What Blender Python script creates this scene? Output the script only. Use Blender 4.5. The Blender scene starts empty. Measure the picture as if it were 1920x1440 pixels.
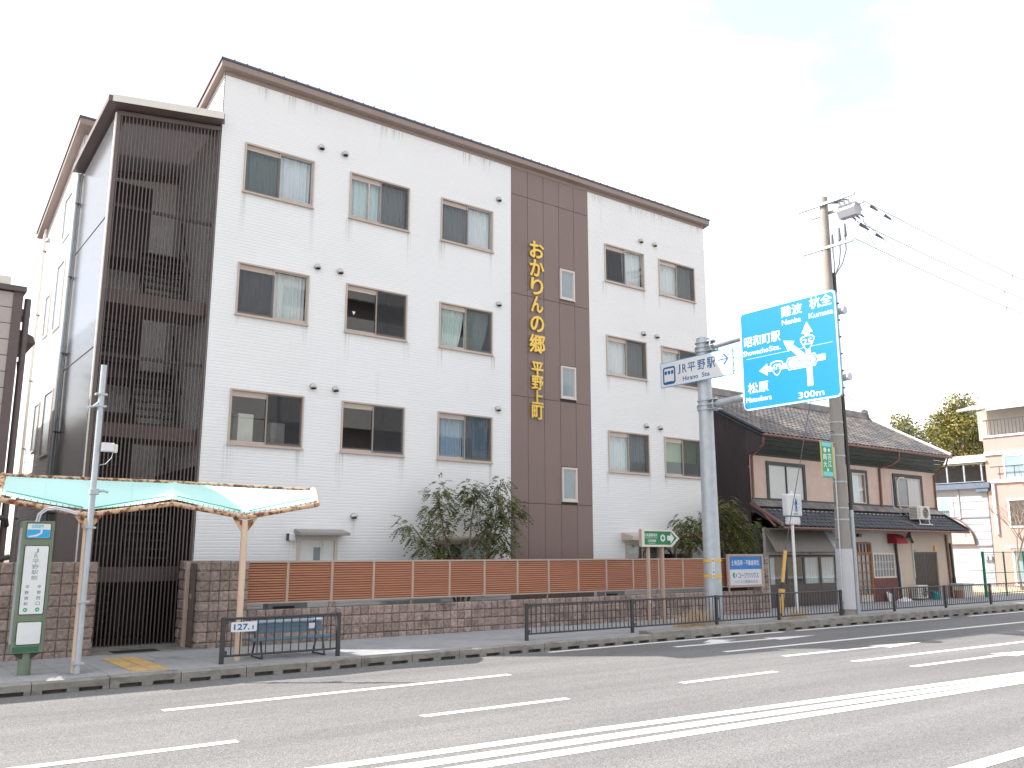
import bpy, math, random
from mathutils import Vector, Matrix
random.seed(7)
S = bpy.context.scene
R = math.radians
# ------------------------------------------------------------------ camera
cam_d = bpy.data.cameras.new('camera')
cam = bpy.data.objects.new('camera', cam_d)
S.collection.objects.link(cam)
S.camera = cam
cam_d.sensor_fit = 'HORIZONTAL'
cam_d.sensor_width = 36.0
cam_d.lens = 36.0 * 1647.72 / 1920.0
cam_d.clip_start = 0.05
cam_d.clip_end = 3000
YAW, PIT = R(36.9535), R(10.8222)
fw = Vector((math.sin(YAW) * math.cos(PIT), math.cos(YAW) * math.cos(PIT), math.sin(PIT)))
rt = Vector((math.cos(YAW), -math.sin(YAW), 0))
up = rt.cross(fw)
cam.matrix_world = Matrix(((rt.x, up.x, -fw.x, 0), (rt.y, up.y, -fw.y, 0), (rt.z, up.z, -fw.z, 2.03), (0, 0, 0, 1)))
# ------------------------------------------------------------------ sun, sky, exposure
SUN_TO = Vector((-0.83, 0.61, 1.0)).normalized()          # direction towards the sun
sun_d = bpy.data.lights.new('sun', 'SUN')
sun_d.energy = 2.6
sun_d.angle = R(0.6)
sun_d.color = (1.0, 0.955, 0.90)
sun = bpy.data.objects.new('sun', sun_d)
S.collection.objects.link(sun)
sun.rotation_euler = SUN_TO.to_track_quat('Z', 'Y').to_euler()
world = bpy.data.worlds.new('World')
S.world = world
world.use_nodes = True
wn, wl = world.node_tree.nodes, world.node_tree.links
wn.clear()
w_out = wn.new('ShaderNodeOutputWorld')
w_bg = wn.new('ShaderNodeBackground')
w_bg.inputs['Strength'].default_value = 0.1
w_sky = wn.new('ShaderNodeTexSky')
w_sky.sky_type = 'NISHITA'
w_sky.sun_disc = False
w_sky.sun_elevation = math.asin(SUN_TO.z)
w_sky.sun_rotation = math.atan2(SUN_TO.x, SUN_TO.y)
w_sky.dust_density = 2.5
w_sky.air_density = 1.0
w_tc = wn.new('ShaderNodeTexCoord')
w_map = wn.new('ShaderNodeMapping')
w_map.inputs['Scale'].default_value = (1.0, 1.0, 2.2)
w_map.inputs['Location'].default_value = (3.1, 0.4, 0.0)
w_n = wn.new('ShaderNodeTexNoise')
w_n.inputs['Scale'].default_value = 2.1
w_n.inputs['Detail'].default_value = 7
w_n.inputs['Roughness'].default_value = 0.52
w_r = wn.new('ShaderNodeValToRGB')
w_r.color_ramp.elements[0].position = 0.36
w_r.color_ramp.elements[0].color = (0.32, 0.32, 0.32, 1)
w_r.color_ramp.elements[1].position = 0.60
w_r.color_ramp.elements[1].color = (0.93, 0.93, 0.93, 1)
w_mix = wn.new('ShaderNodeMixRGB')
w_mix.inputs['Color2'].default_value = (4.9, 4.85, 4.8, 1)     # thin bright cloud
wl.new(w_tc.outputs['Generated'], w_map.inputs['Vector'])
wl.new(w_map.outputs['Vector'], w_n.inputs['Vector'])
wl.new(w_n.outputs['Fac'], w_r.inputs['Fac'])
wl.new(w_r.outputs['Color'], w_mix.inputs['Fac'])
wl.new(w_sky.outputs['Color'], w_mix.inputs['Color1'])
wl.new(w_mix.outputs['Color'], w_bg.inputs['Color'])
wl.new(w_bg.outputs['Background'], w_out.inputs['Surface'])
S.view_settings.view_transform = 'Standard'
S.view_settings.look = 'None'
S.view_settings.exposure = 1.93
S.view_settings.gamma = 1.0
S.view_settings.use_curve_mapping = False
S.render.engine = 'CYCLES'
S.cycles.max_bounces = 8
S.cycles.transparent_max_bounces = 12
S.cycles.use_denoising = True

# ------------------------------------------------------------------ materials
def nd(nt, t, **kw):
    n = nt.nodes.new(t)
    for k, v in kw.items():
        n.inputs[k.replace('_', ' ')].default_value = v
    return n

def mat(name, col, rough=0.6, metal=0.0, var=0.12, scale=3.0, bump=0.0, bscale=60.0, stretch=(1, 1, 1),
        rand=0.0, stain=None, spec=0.5, trans=0.0, detail=4):
    """col modulated by world-space noise, optional stain colour with its own blotchy shape"""
    m = bpy.data.materials.new(name)
    m.use_nodes = True
    nt = m.node_tree
    nt.nodes.clear()
    L = nt.links.new
    out = nt.nodes.new('ShaderNodeOutputMaterial')
    p = nt.nodes.new('ShaderNodeBsdfPrincipled')
    p.inputs['Roughness'].default_value = rough
    p.inputs['Metallic'].default_value = metal
    p.inputs['Specular IOR Level'].default_value = spec
    geo = nt.nodes.new('ShaderNodeNewGeometry')
    mp = nd(nt, 'ShaderNodeMapping', Scale=stretch)
    L(geo.outputs['Position'], mp.inputs['Vector'])
    n1 = nd(nt, 'ShaderNodeTexNoise', Scale=scale, Detail=detail, Roughness=0.6)
    L(mp.outputs['Vector'], n1.inputs['Vector'])
    mr = nd(nt, 'ShaderNodeMapRange', From_Min=0.25, From_Max=0.75, To_Min=1 - var, To_Max=1 + var)
    L(n1.outputs['Fac'], mr.inputs['Value'])
    hsv = nd(nt, 'ShaderNodeHueSaturation', Color=(*col, 1))
    val = mr.outputs['Result']
    if rand:
        oi = nt.nodes.new('ShaderNodeObjectInfo')
        m2 = nd(nt, 'ShaderNodeMapRange', To_Min=1 - rand, To_Max=1 + rand)
        L(oi.outputs['Random'], m2.inputs['Value'])
        mu = nt.nodes.new('ShaderNodeMath')
        mu.operation = 'MULTIPLY'
        L(val, mu.inputs[0]); L(m2.outputs['Result'], mu.inputs[1])
        val = mu.outputs[0]
    L(val, hsv.inputs['Value'])
    c = hsv.outputs['Color']
    if stain:
        scol, sscale, lo, hi, sstr = stain
        mp2 = nd(nt, 'ShaderNodeMapping', Scale=sstr)
        L(geo.outputs['Position'], mp2.inputs['Vector'])
        n2 = nd(nt, 'ShaderNodeTexNoise', Scale=sscale, Detail=6, Roughness=0.65)
        L(mp2.outputs['Vector'], n2.inputs['Vector'])
        m3 = nd(nt, 'ShaderNodeMapRange', From_Min=lo, From_Max=hi)
        L(n2.outputs['Fac'], m3.inputs['Value'])
        mx = nd(nt, 'ShaderNodeMixRGB', Color2=(*scol, 1))
        L(m3.outputs['Result'], mx.inputs['Fac']); L(c, mx.inputs['Color1'])
        c = mx.outputs['Color']
    L(c, p.inputs['Base Color'])
    if bump:
        n3 = nd(nt, 'ShaderNodeTexNoise', Scale=bscale, Detail=5, Roughness=0.7)
        L(geo.outputs['Position'], n3.inputs['Vector'])
        bp = nd(nt, 'ShaderNodeBump', Strength=bump, Distance=0.02)
        L(n3.outputs['Fac'], bp.inputs['Height'])
        L(bp.outputs['Normal'], p.inputs['Normal'])
    if trans:
        t = nt.nodes.new('ShaderNodeBsdfTranslucent')
        L(c, t.inputs['Color'])
        ms = nd(nt, 'ShaderNodeMixShader', Fac=trans)
        L(p.outputs['BSDF'], ms.inputs[1]); L(t.outputs['BSDF'], ms.inputs[2])
        L(ms.outputs['Shader'], out.inputs['Surface'])
    else:
        L(p.outputs['BSDF'], out.inputs['Surface'])
    return m

def glass_mat(name, tint=(0.86, 0.9, 0.9), rough=0.0, ior=1.5):
    m = bpy.data.materials.new(name)
    m.use_nodes = True
    nt = m.node_tree
    nt.nodes.clear()
    L = nt.links.new
    out = nt.nodes.new('ShaderNodeOutputMaterial')
    tr = nd(nt, 'ShaderNodeBsdfTransparent', Color=(*tint, 1))
    gl = nd(nt, 'ShaderNodeBsdfGlossy', Color=(0.97, 0.97, 0.97, 1), Roughness=rough)
    lw = nd(nt, 'ShaderNodeLayerWeight', Blend=0.5)
    pw_ = nt.nodes.new('ShaderNodeMath'); pw_.operation = 'POWER'
    L(lw.outputs['Facing'], pw_.inputs[0]); pw_.inputs[1].default_value = 5.0
    f0 = ((ior - 1) / (ior + 1)) ** 2
    ma = nt.nodes.new('ShaderNodeMath'); ma.operation = 'MULTIPLY_ADD'
    L(pw_.outputs[0], ma.inputs[0]); ma.inputs[1].default_value = 1 - f0; ma.inputs[2].default_value = f0
    ms = nt.nodes.new('ShaderNodeMixShader')
    L(ma.outputs[0], ms.inputs['Fac'])
    L(tr.outputs['BSDF'], ms.inputs[1]); L(gl.outputs['BSDF'], ms.inputs[2])
    L(ms.outputs['Shader'], out.inputs['Surface'])
    return m

def screen_mat(name, col, fac):
    m = bpy.data.materials.new(name)
    m.use_nodes = True
    nt = m.node_tree
    nt.nodes.clear()
    L = nt.links.new
    out = nt.nodes.new('ShaderNodeOutputMaterial')
    tr = nt.nodes.new('ShaderNodeBsdfTransparent')
    df = nd(nt, 'ShaderNodeBsdfDiffuse', Color=(*col, 1))
    ms = nd(nt, 'ShaderNodeMixShader', Fac=fac)
    L(tr.outputs['BSDF'], ms.inputs[1]); L(df.outputs['BSDF'], ms.inputs[2])
    L(ms.outputs['Shader'], out.inputs['Surface'])
    return m

def leaf_mat(name, ramp, rough=0.45, trans=0.3):
    """per-leaf colour from a vertex-independent random: noise in world space at leaf scale"""
    m = bpy.data.materials.new(name)
    m.use_nodes = True
    nt = m.node_tree
    nt.nodes.clear()
    L = nt.links.new
    out = nt.nodes.new('ShaderNodeOutputMaterial')
    p = nd(nt, 'ShaderNodeBsdfPrincipled', Roughness=rough)
    geo = nt.nodes.new('ShaderNodeNewGeometry')
    cr = nt.nodes.new('ShaderNodeValToRGB')
    els = cr.color_ramp.elements
    els[0].position, els[0].color = ramp[0][0], (*ramp[0][1], 1)
    els[1].position, els[1].color = ramp[-1][0], (*ramp[-1][1], 1)
    for pos, c in ramp[1:-1]:
        e = els.new(pos)
        e.color = (*c, 1)
    n = nd(nt, 'ShaderNodeTexNoise', Scale=1.6, Detail=2)
    L(geo.outputs['Position'], n.inputs['Vector'])
    ad = nt.nodes.new('ShaderNodeMath'); ad.operation = 'MULTIPLY_ADD'
    L(geo.outputs['Random Per Island'], ad.inputs[0])
    ad.inputs[1].default_value = 0.5
    sb = nt.nodes.new('ShaderNodeMath'); sb.operation = 'SUBTRACT'
    L(n.outputs['Fac'], sb.inputs[0]); sb.inputs[1].default_value = 0.25
    L(sb.outputs[0], ad.inputs[2])
    L(ad.outputs[0], cr.inputs['Fac'])
    L(cr.outputs['Color'], p.inputs['Base Color'])
    t = nt.nodes.new('ShaderNodeBsdfTranslucent')
    L(cr.outputs['Color'], t.inputs['Color'])
    ms = nd(nt, 'ShaderNodeMixShader', Fac=trans)
    L(p.outputs['BSDF'], ms.inputs[1]); L(t.outputs['BSDF'], ms.inputs[2])
    L(ms.outputs['Shader'], out.inputs['Surface'])
    return m

M = {}
M['siding'] = mat('white_siding', (0.80, 0.80, 0.80), 0.55, var=0.02, scale=0.6, stain=((0.50, 0.48, 0.44), 1.4, 0.66, 1.0, (2.2, 2.2, 0.25)))
M['siding_lit'] = M['siding']
M['panel'] = mat('brown_panel', (0.205, 0.146, 0.130), 0.5, var=0.05, scale=0.8, rand=0.025)
M['joint'] = mat('dark_joint', (0.07, 0.05, 0.045), 0.8)
M['fascia'] = mat('brown_fascia', (0.27, 0.205, 0.175), 0.45, var=0.05)
M['roofmetal'] = mat('dark_roof_metal', (0.085, 0.085, 0.105), 0.4, metal=0.3, var=0.1)
M['frame'] = mat('window_aluminium', (0.50, 0.42, 0.365), 0.4, metal=0.25, var=0.05)
M['frame_lt'] = mat('pale_window_frame', (0.62, 0.55, 0.50), 0.4, metal=0.15, var=0.04)
M['gasket'] = mat('dark_gasket', (0.05, 0.045, 0.042), 0.6)
M['glass'] = glass_mat('window_glass', (0.93, 0.95, 0.95), ior=1.62)
M['frosted'] = mat('frosted_glass', (0.23, 0.28, 0.30), 0.16, var=0.08, scale=1.5, spec=0.9)
M['screen'] = screen_mat('insect_screen', (0.07, 0.07, 0.075), 0.50)
M['curtain_w'] = mat('white_curtain', (0.80, 0.82, 0.82), 0.9, var=0.06, stretch=(6, 6, 0.4), trans=0.12)
M['curtain_g'] = mat('pale_green_curtain', (0.70, 0.80, 0.76), 0.9, var=0.06, stretch=(6, 6, 0.4), trans=0.12)
M['curtain_b'] = mat('blue_curtain', (0.42, 0.55, 0.68), 0.9, var=0.12, stretch=(6, 6, 0.4), trans=0.2)
M['curtain_gr'] = mat('grey_curtain', (0.42, 0.43, 0.46), 0.9, var=0.08, stretch=(6, 6, 0.4), trans=0.2)
M['blind_green'] = mat('olive_roller_blind', (0.30, 0.40, 0.20), 0.85, var=0.04)
M['room'] = mat('room_interior', (0.16, 0.155, 0.15), 0.9)
M['stairbrown'] = mat('stair_brown_paint', (0.125, 0.095, 0.088), 0.45, var=0.06, rand=0.03)
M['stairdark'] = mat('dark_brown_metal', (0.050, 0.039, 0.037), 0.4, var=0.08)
M['sidemetal'] = mat('dark_gloss_siding', (0.30, 0.295, 0.30), 0.16, metal=0.92, var=0.04, spec=0.8)
M['whitepaint'] = mat('white_paint', (0.80, 0.80, 0.79), 0.45, var=0.05)
M['cream'] = mat('cream_metal', (0.70, 0.67, 0.60), 0.45, var=0.06)
M['gold'] = mat('gold_letter_face', (0.80, 0.52, 0.10), 0.35, metal=0.35, var=0.06)
M['steel'] = mat('brushed_steel', (0.50, 0.48, 0.46), 0.3, metal=0.85, var=0.08)
M['galv'] = mat('galvanised_steel', (0.47, 0.51, 0.54), 0.5, metal=0.35, var=0.1, scale=5, stain=((0.36, 0.40, 0.44), 3.0, 0.5, 0.8, (1, 1, 0.5)))
M['block'] = mat('split_face_block', (0.34, 0.258, 0.222), 0.95, var=0.45, scale=16, bump=0.9, bscale=34, rand=0.22,
                 stain=((0.085, 0.068, 0.060), 1.7, 0.52, 0.78, (1, 1, 1)), detail=7)
M['mortar'] = mat('dark_mortar', (0.09, 0.07, 0.062), 0.95, var=0.2)
M['slat'] = mat('terracotta_slat', (0.43, 0.175, 0.095), 0.5, var=0.12, scale=2.5, rand=0.05, stretch=(0.6, 1, 6))
M['fframe'] = mat('beige_fence_frame', (0.47, 0.345, 0.275), 0.5, var=0.06)
M['asphalt'] = None
M['paint'] = None
M['concrete'] = mat('kerb_concrete', (0.27, 0.255, 0.225), 0.9, var=0.2, scale=4, bump=0.35, bscale=90, rand=0.07,
                    stain=((0.13, 0.12, 0.10), 2.6, 0.5, 0.72, (1, 1, 2.5)))
M['slot'] = mat('drain_dark', (0.012, 0.011, 0.010), 0.9)
M['slab'] = mat('paving_slab', (0.335, 0.338, 0.345), 0.85, var=0.10, scale=6, bump=0.25, bscale=140, rand=0.07,
                stain=((0.17, 0.17, 0.17), 1.1, 0.55, 0.75, (1, 1, 1)))
M['walk'] = mat('pavement_asphalt', (0.335, 0.34, 0.35), 0.9, var=0.12, scale=2, bump=0.4, bscale=150,
                stain=((0.22, 0.22, 0.22), 0.8, 0.55, 0.75, (1, 1, 1)))
M['tactile'] = mat('tactile_yellow', (0.50, 0.33, 0.14), 0.8, var=0.18, scale=7, rand=0.08, stain=((0.28, 0.22, 0.15), 2.4, 0.5, 0.75, (1, 1, 1)))
M['soil'] = mat('bare_soil', (0.20, 0.165, 0.125), 0.95, var=0.25, scale=4, bump=0.6, bscale=30)
M['railgrey'] = mat('charcoal_rail_paint', (0.050, 0.048, 0.053), 0.45, var=0.12, scale=6)
M['rust'] = mat('rusty_cream_pipe', (0.62, 0.44, 0.28), 0.7, var=0.12, scale=9, bump=0.3, bscale=80,
                stain=((0.19, 0.052, 0.018), 9.0, 0.47, 0.57, (1, 1, 1)))
M['creampipe'] = mat('cream_post_paint', (0.68, 0.50, 0.37), 0.55, var=0.07, stain=((0.33, 0.13, 0.06), 3.0, 0.64, 0.80, (3, 3, 0.6)))
M['membrane'] = mat('teal_membrane', (0.56, 0.88, 0.82), 0.5, var=0.03, scale=1.2, trans=0.15)
M['greenpaint'] = mat('bus_stop_green', (0.165, 0.215, 0.145), 0.5, var=0.10, scale=5, stain=((0.09, 0.12, 0.075), 5.0, 0.58, 0.8, (1, 1, 0.4)))
M['greendk'] = mat('dark_green_paint', (0.035, 0.14, 0.075), 0.5, var=0.1)
M['signwhite'] = mat('sign_white', (0.70, 0.71, 0.73), 0.35, var=0.03)
M['signwhite2'] = mat('weathered_sign_white', (0.74, 0.76, 0.76), 0.3, var=0.06, scale=4)
M['signblue'] = mat('sign_blue', (0.0, 0.205, 0.43), 0.4, var=0.03, scale=1.5)
M['inkblue'] = mat('ink_blue', (0.008, 0.11, 0.30), 0.5, var=0.02)
M['midblue'] = mat('print_blue', (0.01, 0.20, 0.60), 0.4, var=0.03)
M['skyblue'] = mat('print_sky_blue', (0.03, 0.38, 0.68), 0.4, var=0.06)
M['aqua'] = mat('print_aqua', (0.17, 0.58, 0.68), 0.4, var=0.06)
M['signgreen'] = mat('sign_green', (0.005, 0.20, 0.065), 0.4, var=0.04)
M['inkgreen'] = mat('ink_green', (0.0, 0.33, 0.14), 0.4, var=0.04)
M['inkdark'] = mat('ink_dark', (0.10, 0.13, 0.125), 0.5, var=0.02)
M['inkgrey'] = mat('ink_grey_green', (0.24, 0.32, 0.29), 0.5, var=0.03)
M['bench'] = mat('bench_blue', (0.105, 0.175, 0.23), 0.45, var=0.14, scale=4, stain=((0.10, 0.10, 0.09), 4.0, 0.62, 0.8, (1, 1, 1)))
M['benchlt'] = mat('bench_pale_blue', (0.30, 0.48, 0.62), 0.45, var=0.1, scale=4)
M['darkmetal'] = mat('dark_metal', (0.045, 0.042, 0.04), 0.5, var=0.15)
M['yellowtape'] = mat('yellow_band', (0.70, 0.47, 0.08), 0.5, var=0.05)
M['guycover'] = mat('guy_cover_orange', (0.72, 0.42, 0.12), 0.55, var=0.10, stain=((0.35, 0.18, 0.05), 5.0, 0.6, 0.8, (1, 1, 0.5)))
M['poleconc'] = mat('pole_concrete', (0.305, 0.28, 0.255), 0.85, var=0.10, scale=6, stretch=(1, 1, 0.25), bump=0.15, bscale=60,
                    stain=((0.21, 0.18, 0.155), 1.6, 0.55, 0.8, (1, 1, 0.3)))
M['polewrap'] = mat('pale_pole_wrap', (0.55, 0.55, 0.57), 0.8, var=0.06, bump=0.3, bscale=45)
M['insul'] = mat('slate_insulator', (0.10, 0.11, 0.14), 0.4, var=0.1)
M['trafo'] = mat('transformer_grey', (0.42, 0.42, 0.46), 0.45, var=0.05)
M['wire'] = mat('wire_grey', (0.10, 0.10, 0.115), 0.6)
M['wirelt'] = mat('wire_pale', (0.60, 0.62, 0.66), 0.6)
M['leaf'] = leaf_mat('ash_leaves', [(0.0, (0.045, 0.062, 0.022)), (0.4, (0.115, 0.145, 0.045)), (0.72, (0.21, 0.205, 0.060)), (1.0, (0.33, 0.22, 0.085))])
M['leafpale'] = leaf_mat('young_ash_leaves', [(0.0, (0.045, 0.062, 0.02)), (0.4, (0.12, 0.15, 0.042)), (0.75, (0.22, 0.205, 0.06)), (1.0, (0.34, 0.22, 0.085))])
M['leafgold'] = leaf_mat('camphor_leaves', [(0.0, (0.05, 0.07, 0.018)), (0.4, (0.13, 0.14, 0.030)), (0.7, (0.27, 0.21, 0.035)), (1.0, (0.45, 0.26, 0.04))], trans=0.25)
M['leafdark'] = leaf_mat('dark_camphor_leaves', [(0.0, (0.035, 0.055, 0.018)), (0.5, (0.09, 0.11, 0.03)), (1.0, (0.25, 0.21, 0.05))], trans=0.25)
M['bark'] = mat('grey_bark', (0.23, 0.19, 0.155), 0.9, var=0.2, scale=12, bump=0.5, bscale=40)
M['drygrass'] = mat('dry_grass', (0.66, 0.52, 0.34), 0.9, var=0.3, scale=14)
M['moss'] = mat('moss_weed', (0.07, 0.09, 0.03), 0.9, var=0.35, scale=14)

def road_mats():
    m = bpy.data.materials.new('road_asphalt')
    m.use_nodes = True
    nt = m.node_tree
    L = nt.links.new
    p = nt.nodes['Principled BSDF']
    p.inputs['Roughness'].default_value = 0.85
    p.inputs['Specular IOR Level'].default_value = 0.3
    geo = nt.nodes.new('ShaderNodeNewGeometry')
    n1 = nd(nt, 'ShaderNodeTexNoise', Scale=0.9, Detail=6, Roughness=0.62)
    mp = nd(nt, 'ShaderNodeMapping', Scale=(0.10, 1.0, 1.0))
    L(geo.outputs['Position'], mp.inputs['Vector']); L(mp.outputs['Vector'], n1.inputs['Vector'])
    v = nd(nt, 'ShaderNodeTexVoronoi', Scale=48.0)
    L(geo.outputs['Position'], v.inputs['Vector'])
    n2 = nd(nt, 'ShaderNodeTexNoise', Scale=33.0, Detail=6, Roughness=0.8)
    L(geo.outputs['Position'], n2.inputs['Vector'])
    r1 = nt.nodes.new('ShaderNodeValToRGB')
    r1.color_ramp.elements[0].position = 0.3; r1.color_ramp.elements[0].color = (0.128, 0.127, 0.125, 1)
    r1.color_ramp.elements[1].position = 0.7; r1.color_ramp.elements[1].color = (0.190, 0.188, 0.184, 1)
    L(n1.outputs['Fac'], r1.inputs['Fac'])
    mr = nd(nt, 'ShaderNodeMapRange', From_Min=0.3, From_Max=0.72, To_Min=0.74, To_Max=1.28)
    L(n2.outputs['Fac'], mr.inputs['Value'])
    sep = nt.nodes.new('ShaderNodeSeparateColor')
    L(v.outputs['Color'], sep.inputs['Color'])
    m3 = nd(nt, 'ShaderNodeMapRange', From_Min=0.0, From_Max=1.0, To_Min=0.80, To_Max=1.22)
    L(sep.outputs[0], m3.inputs['Value'])
    mu = nt.nodes.new('ShaderNodeMath'); mu.operation = 'MULTIPLY'
    L(mr.outputs['Result'], mu.inputs[0]); L(m3.outputs['Result'], mu.inputs[1])
    hs = nt.nodes.new('ShaderNodeHueSaturation')
    L(r1.outputs['Color'], hs.inputs['Color']); L(mu.outputs[0], hs.inputs['Value'])
    L(hs.outputs['Color'], p.inputs['Base Color'])
    bp = nd(nt, 'ShaderNodeBump', Strength=0.6, Distance=0.012)
    L(v.outputs['Distance'], bp.inputs['Height']); L(bp.outputs['Normal'], p.inputs['Normal'])
    M['asphalt'] = m
    # worn road paint: white with asphalt showing through at its own worn spots
    m = bpy.data.materials.new('worn_road_paint')
    m.use_nodes = True
    nt = m.node_tree
    L = nt.links.new
    p = nt.nodes['Principled BSDF']
    p.inputs['Roughness'].default_value = 0.7
    geo = nt.nodes.new('ShaderNodeNewGeometry')
    n = nd(nt, 'ShaderNodeTexNoise', Scale=28.0, Detail=8, Roughness=0.8)
    L(geo.outputs['Position'], n.inputs['Vector'])
    nb = nd(nt, 'ShaderNodeTexNoise', Scale=0.9, Detail=2)
    L(geo.outputs['Position'], nb.inputs['Vector'])
    ad = nt.nodes.new('ShaderNodeMath'); ad.operation = 'MULTIPLY_ADD'
    L(nb.outputs['Fac'], ad.inputs[0]); ad.inputs[1].default_value = 0.35; L(n.outputs['Fac'], ad.inputs[2])
    r = nt.nodes.new('ShaderNodeValToRGB')
    r.color_ramp.elements[0].position = 0.50; r.color_ramp.elements[0].color = (0.24, 0.23, 0.22, 1)
    r.color_ramp.elements[1].position = 0.60; r.color_ramp.elements[1].color = (0.72, 0.71, 0.68, 1)
    L(ad.outputs[0], r.inputs['Fac']); L(r.outputs['Color'], p.inputs['Base Color'])
    M['paint'] = m
road_mats()
# ------------------------------------------------------------------ helpers
COL = S.collection
ROOT = {}

def wloc(o):
    v = Vector((0, 0, 0))
    while o is not None:
        v = v + Vector(o.location)
        o = o.parent
    return v

def tag(o, label=None, cat=None, group=None, kind=None):
    if label: o['label'] = label
    if cat: o['category'] = cat
    if group: o['group'] = group
    if kind: o['kind'] = kind
    return o

def thing(name, label, cat, loc=(0, 0, 0), group=None, kind=None):
    o = bpy.data.objects.new(name, None)
    o.empty_display_size = 0.2
    o.location = loc
    COL.objects.link(o)
    return tag(o, label, cat, group, kind)

class MB:
    """collects geometry in world coordinates; build() links it as one mesh object"""
    def __init__(s):
        s.v, s.f = [], []
    def add(s, vs, fs):
        n = len(s.v)
        s.v += [tuple(p) for p in vs]
        s.f += [tuple(i + n for i in f) for f in fs]
        return s
    def quad(s, a, b, c, d):
        return s.add([a, b, c, d], [(0, 1, 2, 3)])
    def box(s, x0, x1, y0, y1, z0, z1):
        return s.add([(x0, y0, z0), (x1, y0, z0), (x1, y1, z0), (x0, y1, z0), (x0, y0, z1), (x1, y0, z1), (x1, y1, z1), (x0, y1, z1)],
                     [(0, 3, 2, 1), (4, 5, 6, 7), (0, 1, 5, 4), (1, 2, 6, 5), (2, 3, 7, 6), (3, 0, 4, 7)])
    def cbox(s, x0, x1, y0, y1, z0, z1, c):
        """box with chamfered vertical and front edges (24 verts)"""
        vs, fs = [], []
        for sx in (0, 1):
            for sy in (0, 1):
                for sz in (0, 1):
                    X, Y, Z = (x0, x1)[sx], (y0, y1)[sy], (z0, z1)[sz]
                    dx, dy, dz = (c, -c)[sx], (c, -c)[sy], (c, -c)[sz]
                    vs += [(X, Y + dy, Z + dz), (X + dx, Y, Z + dz), (X + dx, Y + dy, Z)]
        def i(sx, sy, sz, k): return (sx * 4 + sy * 2 + sz) * 3 + k
        for a in (0, 1):
            fs.append((i(a, 0, 0, 0), i(a, 1, 0, 0), i(a, 1, 1, 0), i(a, 0, 1, 0)))
            fs.append((i(0, a, 0, 1), i(1, a, 0, 1), i(1, a, 1, 1), i(0, a, 1, 1)))
            fs.append((i(0, 0, a, 2), i(1, 0, a, 2), i(1, 1, a, 2), i(0, 1, a, 2)))
        for a in (0, 1):
            for b in (0, 1):
                fs.append((i(a, b, 0, 0), i(a, b, 0, 1), i(a, b, 1, 1), i(a, b, 1, 0)))
                fs.append((i(a, 0, b, 0), i(a, 0, b, 2), i(a, 1, b, 2), i(a, 1, b, 0)))
                fs.append((i(0, a, b, 1), i(0, a, b, 2), i(1, a, b, 2), i(1, a, b, 1)))
                for c2 in (0, 1):
                    fs.append((i(a, b, c2, 0), i(a, b, c2, 1), i(a, b, c2, 2)))
        return s.add(vs, fs)
    def prism(s, pts, off):
        """polygon pts extruded by vector off"""
        n = len(pts)
        off = Vector(off)
        vs = [Vector(p) for p in pts] + [Vector(p) + off for p in pts]
        fs = [tuple(range(n))[::-1], tuple(range(n, 2 * n))] + [(i, (i + 1) % n, n + (i + 1) % n, n + i) for i in range(n)]
        return s.add(vs, fs)
    def tube(s, path, r, n=8, cap=True):
        path = [Vector(p) for p in path]
        rs = r if isinstance(r, (list, tuple)) else [r] * len(path)
        vs, fs = [], []
        ref = None
        for k, p in enumerate(path):
            a = path[max(k - 1, 0)]
            b = path[min(k + 1, len(path) - 1)]
            t = (b - a).normalized()
            if ref is None:
                ref = Vector((0, 0, 1)) if abs(t.z) < 0.9 else Vector((1, 0, 0))
            u = (ref - t * ref.dot(t))
            if u.length < 1e-4:
                u = t.orthogonal()
            u.normalize()
            ref = u
            w = t.cross(u)
            for j in range(n):
                an = 2 * math.pi * (j + 0.5) / n
                vs.append(p + (u * math.cos(an) + w * math.sin(an)) * rs[k])
        for k in range(len(path) - 1):
            for j in range(n):
                j2 = (j + 1) % n
                fs.append((k * n + j, k * n + j2, (k + 1) * n + j2, (k + 1) * n + j))
        if cap:
            fs.append(tuple(range(n))[::-1])
            fs.append(tuple(range((len(path) - 1) * n, len(path) * n)))
        return s.add(vs, fs)
    def cyl(s, p0, p1, r0, r1=None, n=12):
        return s.tube([p0, p1], [r0, r0 if r1 is None else r1], n)
    def mesh(s, name, m, off=Vector((0, 0, 0)), smooth=False):
        me = bpy.data.meshes.new(name)
        me.from_pydata([(v[0] - off.x, v[1] - off.y, v[2] - off.z) for v in s.v], [], s.f)
        me.materials.append(m if not isinstance(m, str) else M[m])
        if smooth:
            for p in me.polygons:
                p.use_smooth = True
        me.update()
        return me
    def build(s, name, m, parent=None, smooth=False, fix=False):
        off = wloc(parent) if parent else Vector((0, 0, 0))
        me = s.mesh(name, m, off, smooth)
        if fix:
            import bmesh
            b = bmesh.new(); b.from_mesh(me)
            bmesh.ops.recalc_face_normals(b, faces=b.faces)
            b.to_mesh(me); b.free()
        o = bpy.data.objects.new(name, me)
        o.parent = parent
        COL.objects.link(o)
        return o

def smooth_by_angle(o, ang=40):
    for p in o.data.polygons:
        p.use_smooth = True
    try:
        o.data.set_sharp_from_angle(angle=R(ang))
    except Exception:
        pass
    return o

def inst(me, name, parent, loc, rot=None, scale=None):
    """another object sharing mesh data; loc in world coordinates"""
    o = bpy.data.objects.new(name, me)
    o.parent = parent
    o.location = Vector(loc) - (wloc(parent) if parent else Vector((0, 0, 0)))
    if rot: o.rotation_euler = rot
    if scale: o.scale = scale
    COL.objects.link(o)
    return o

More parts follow.
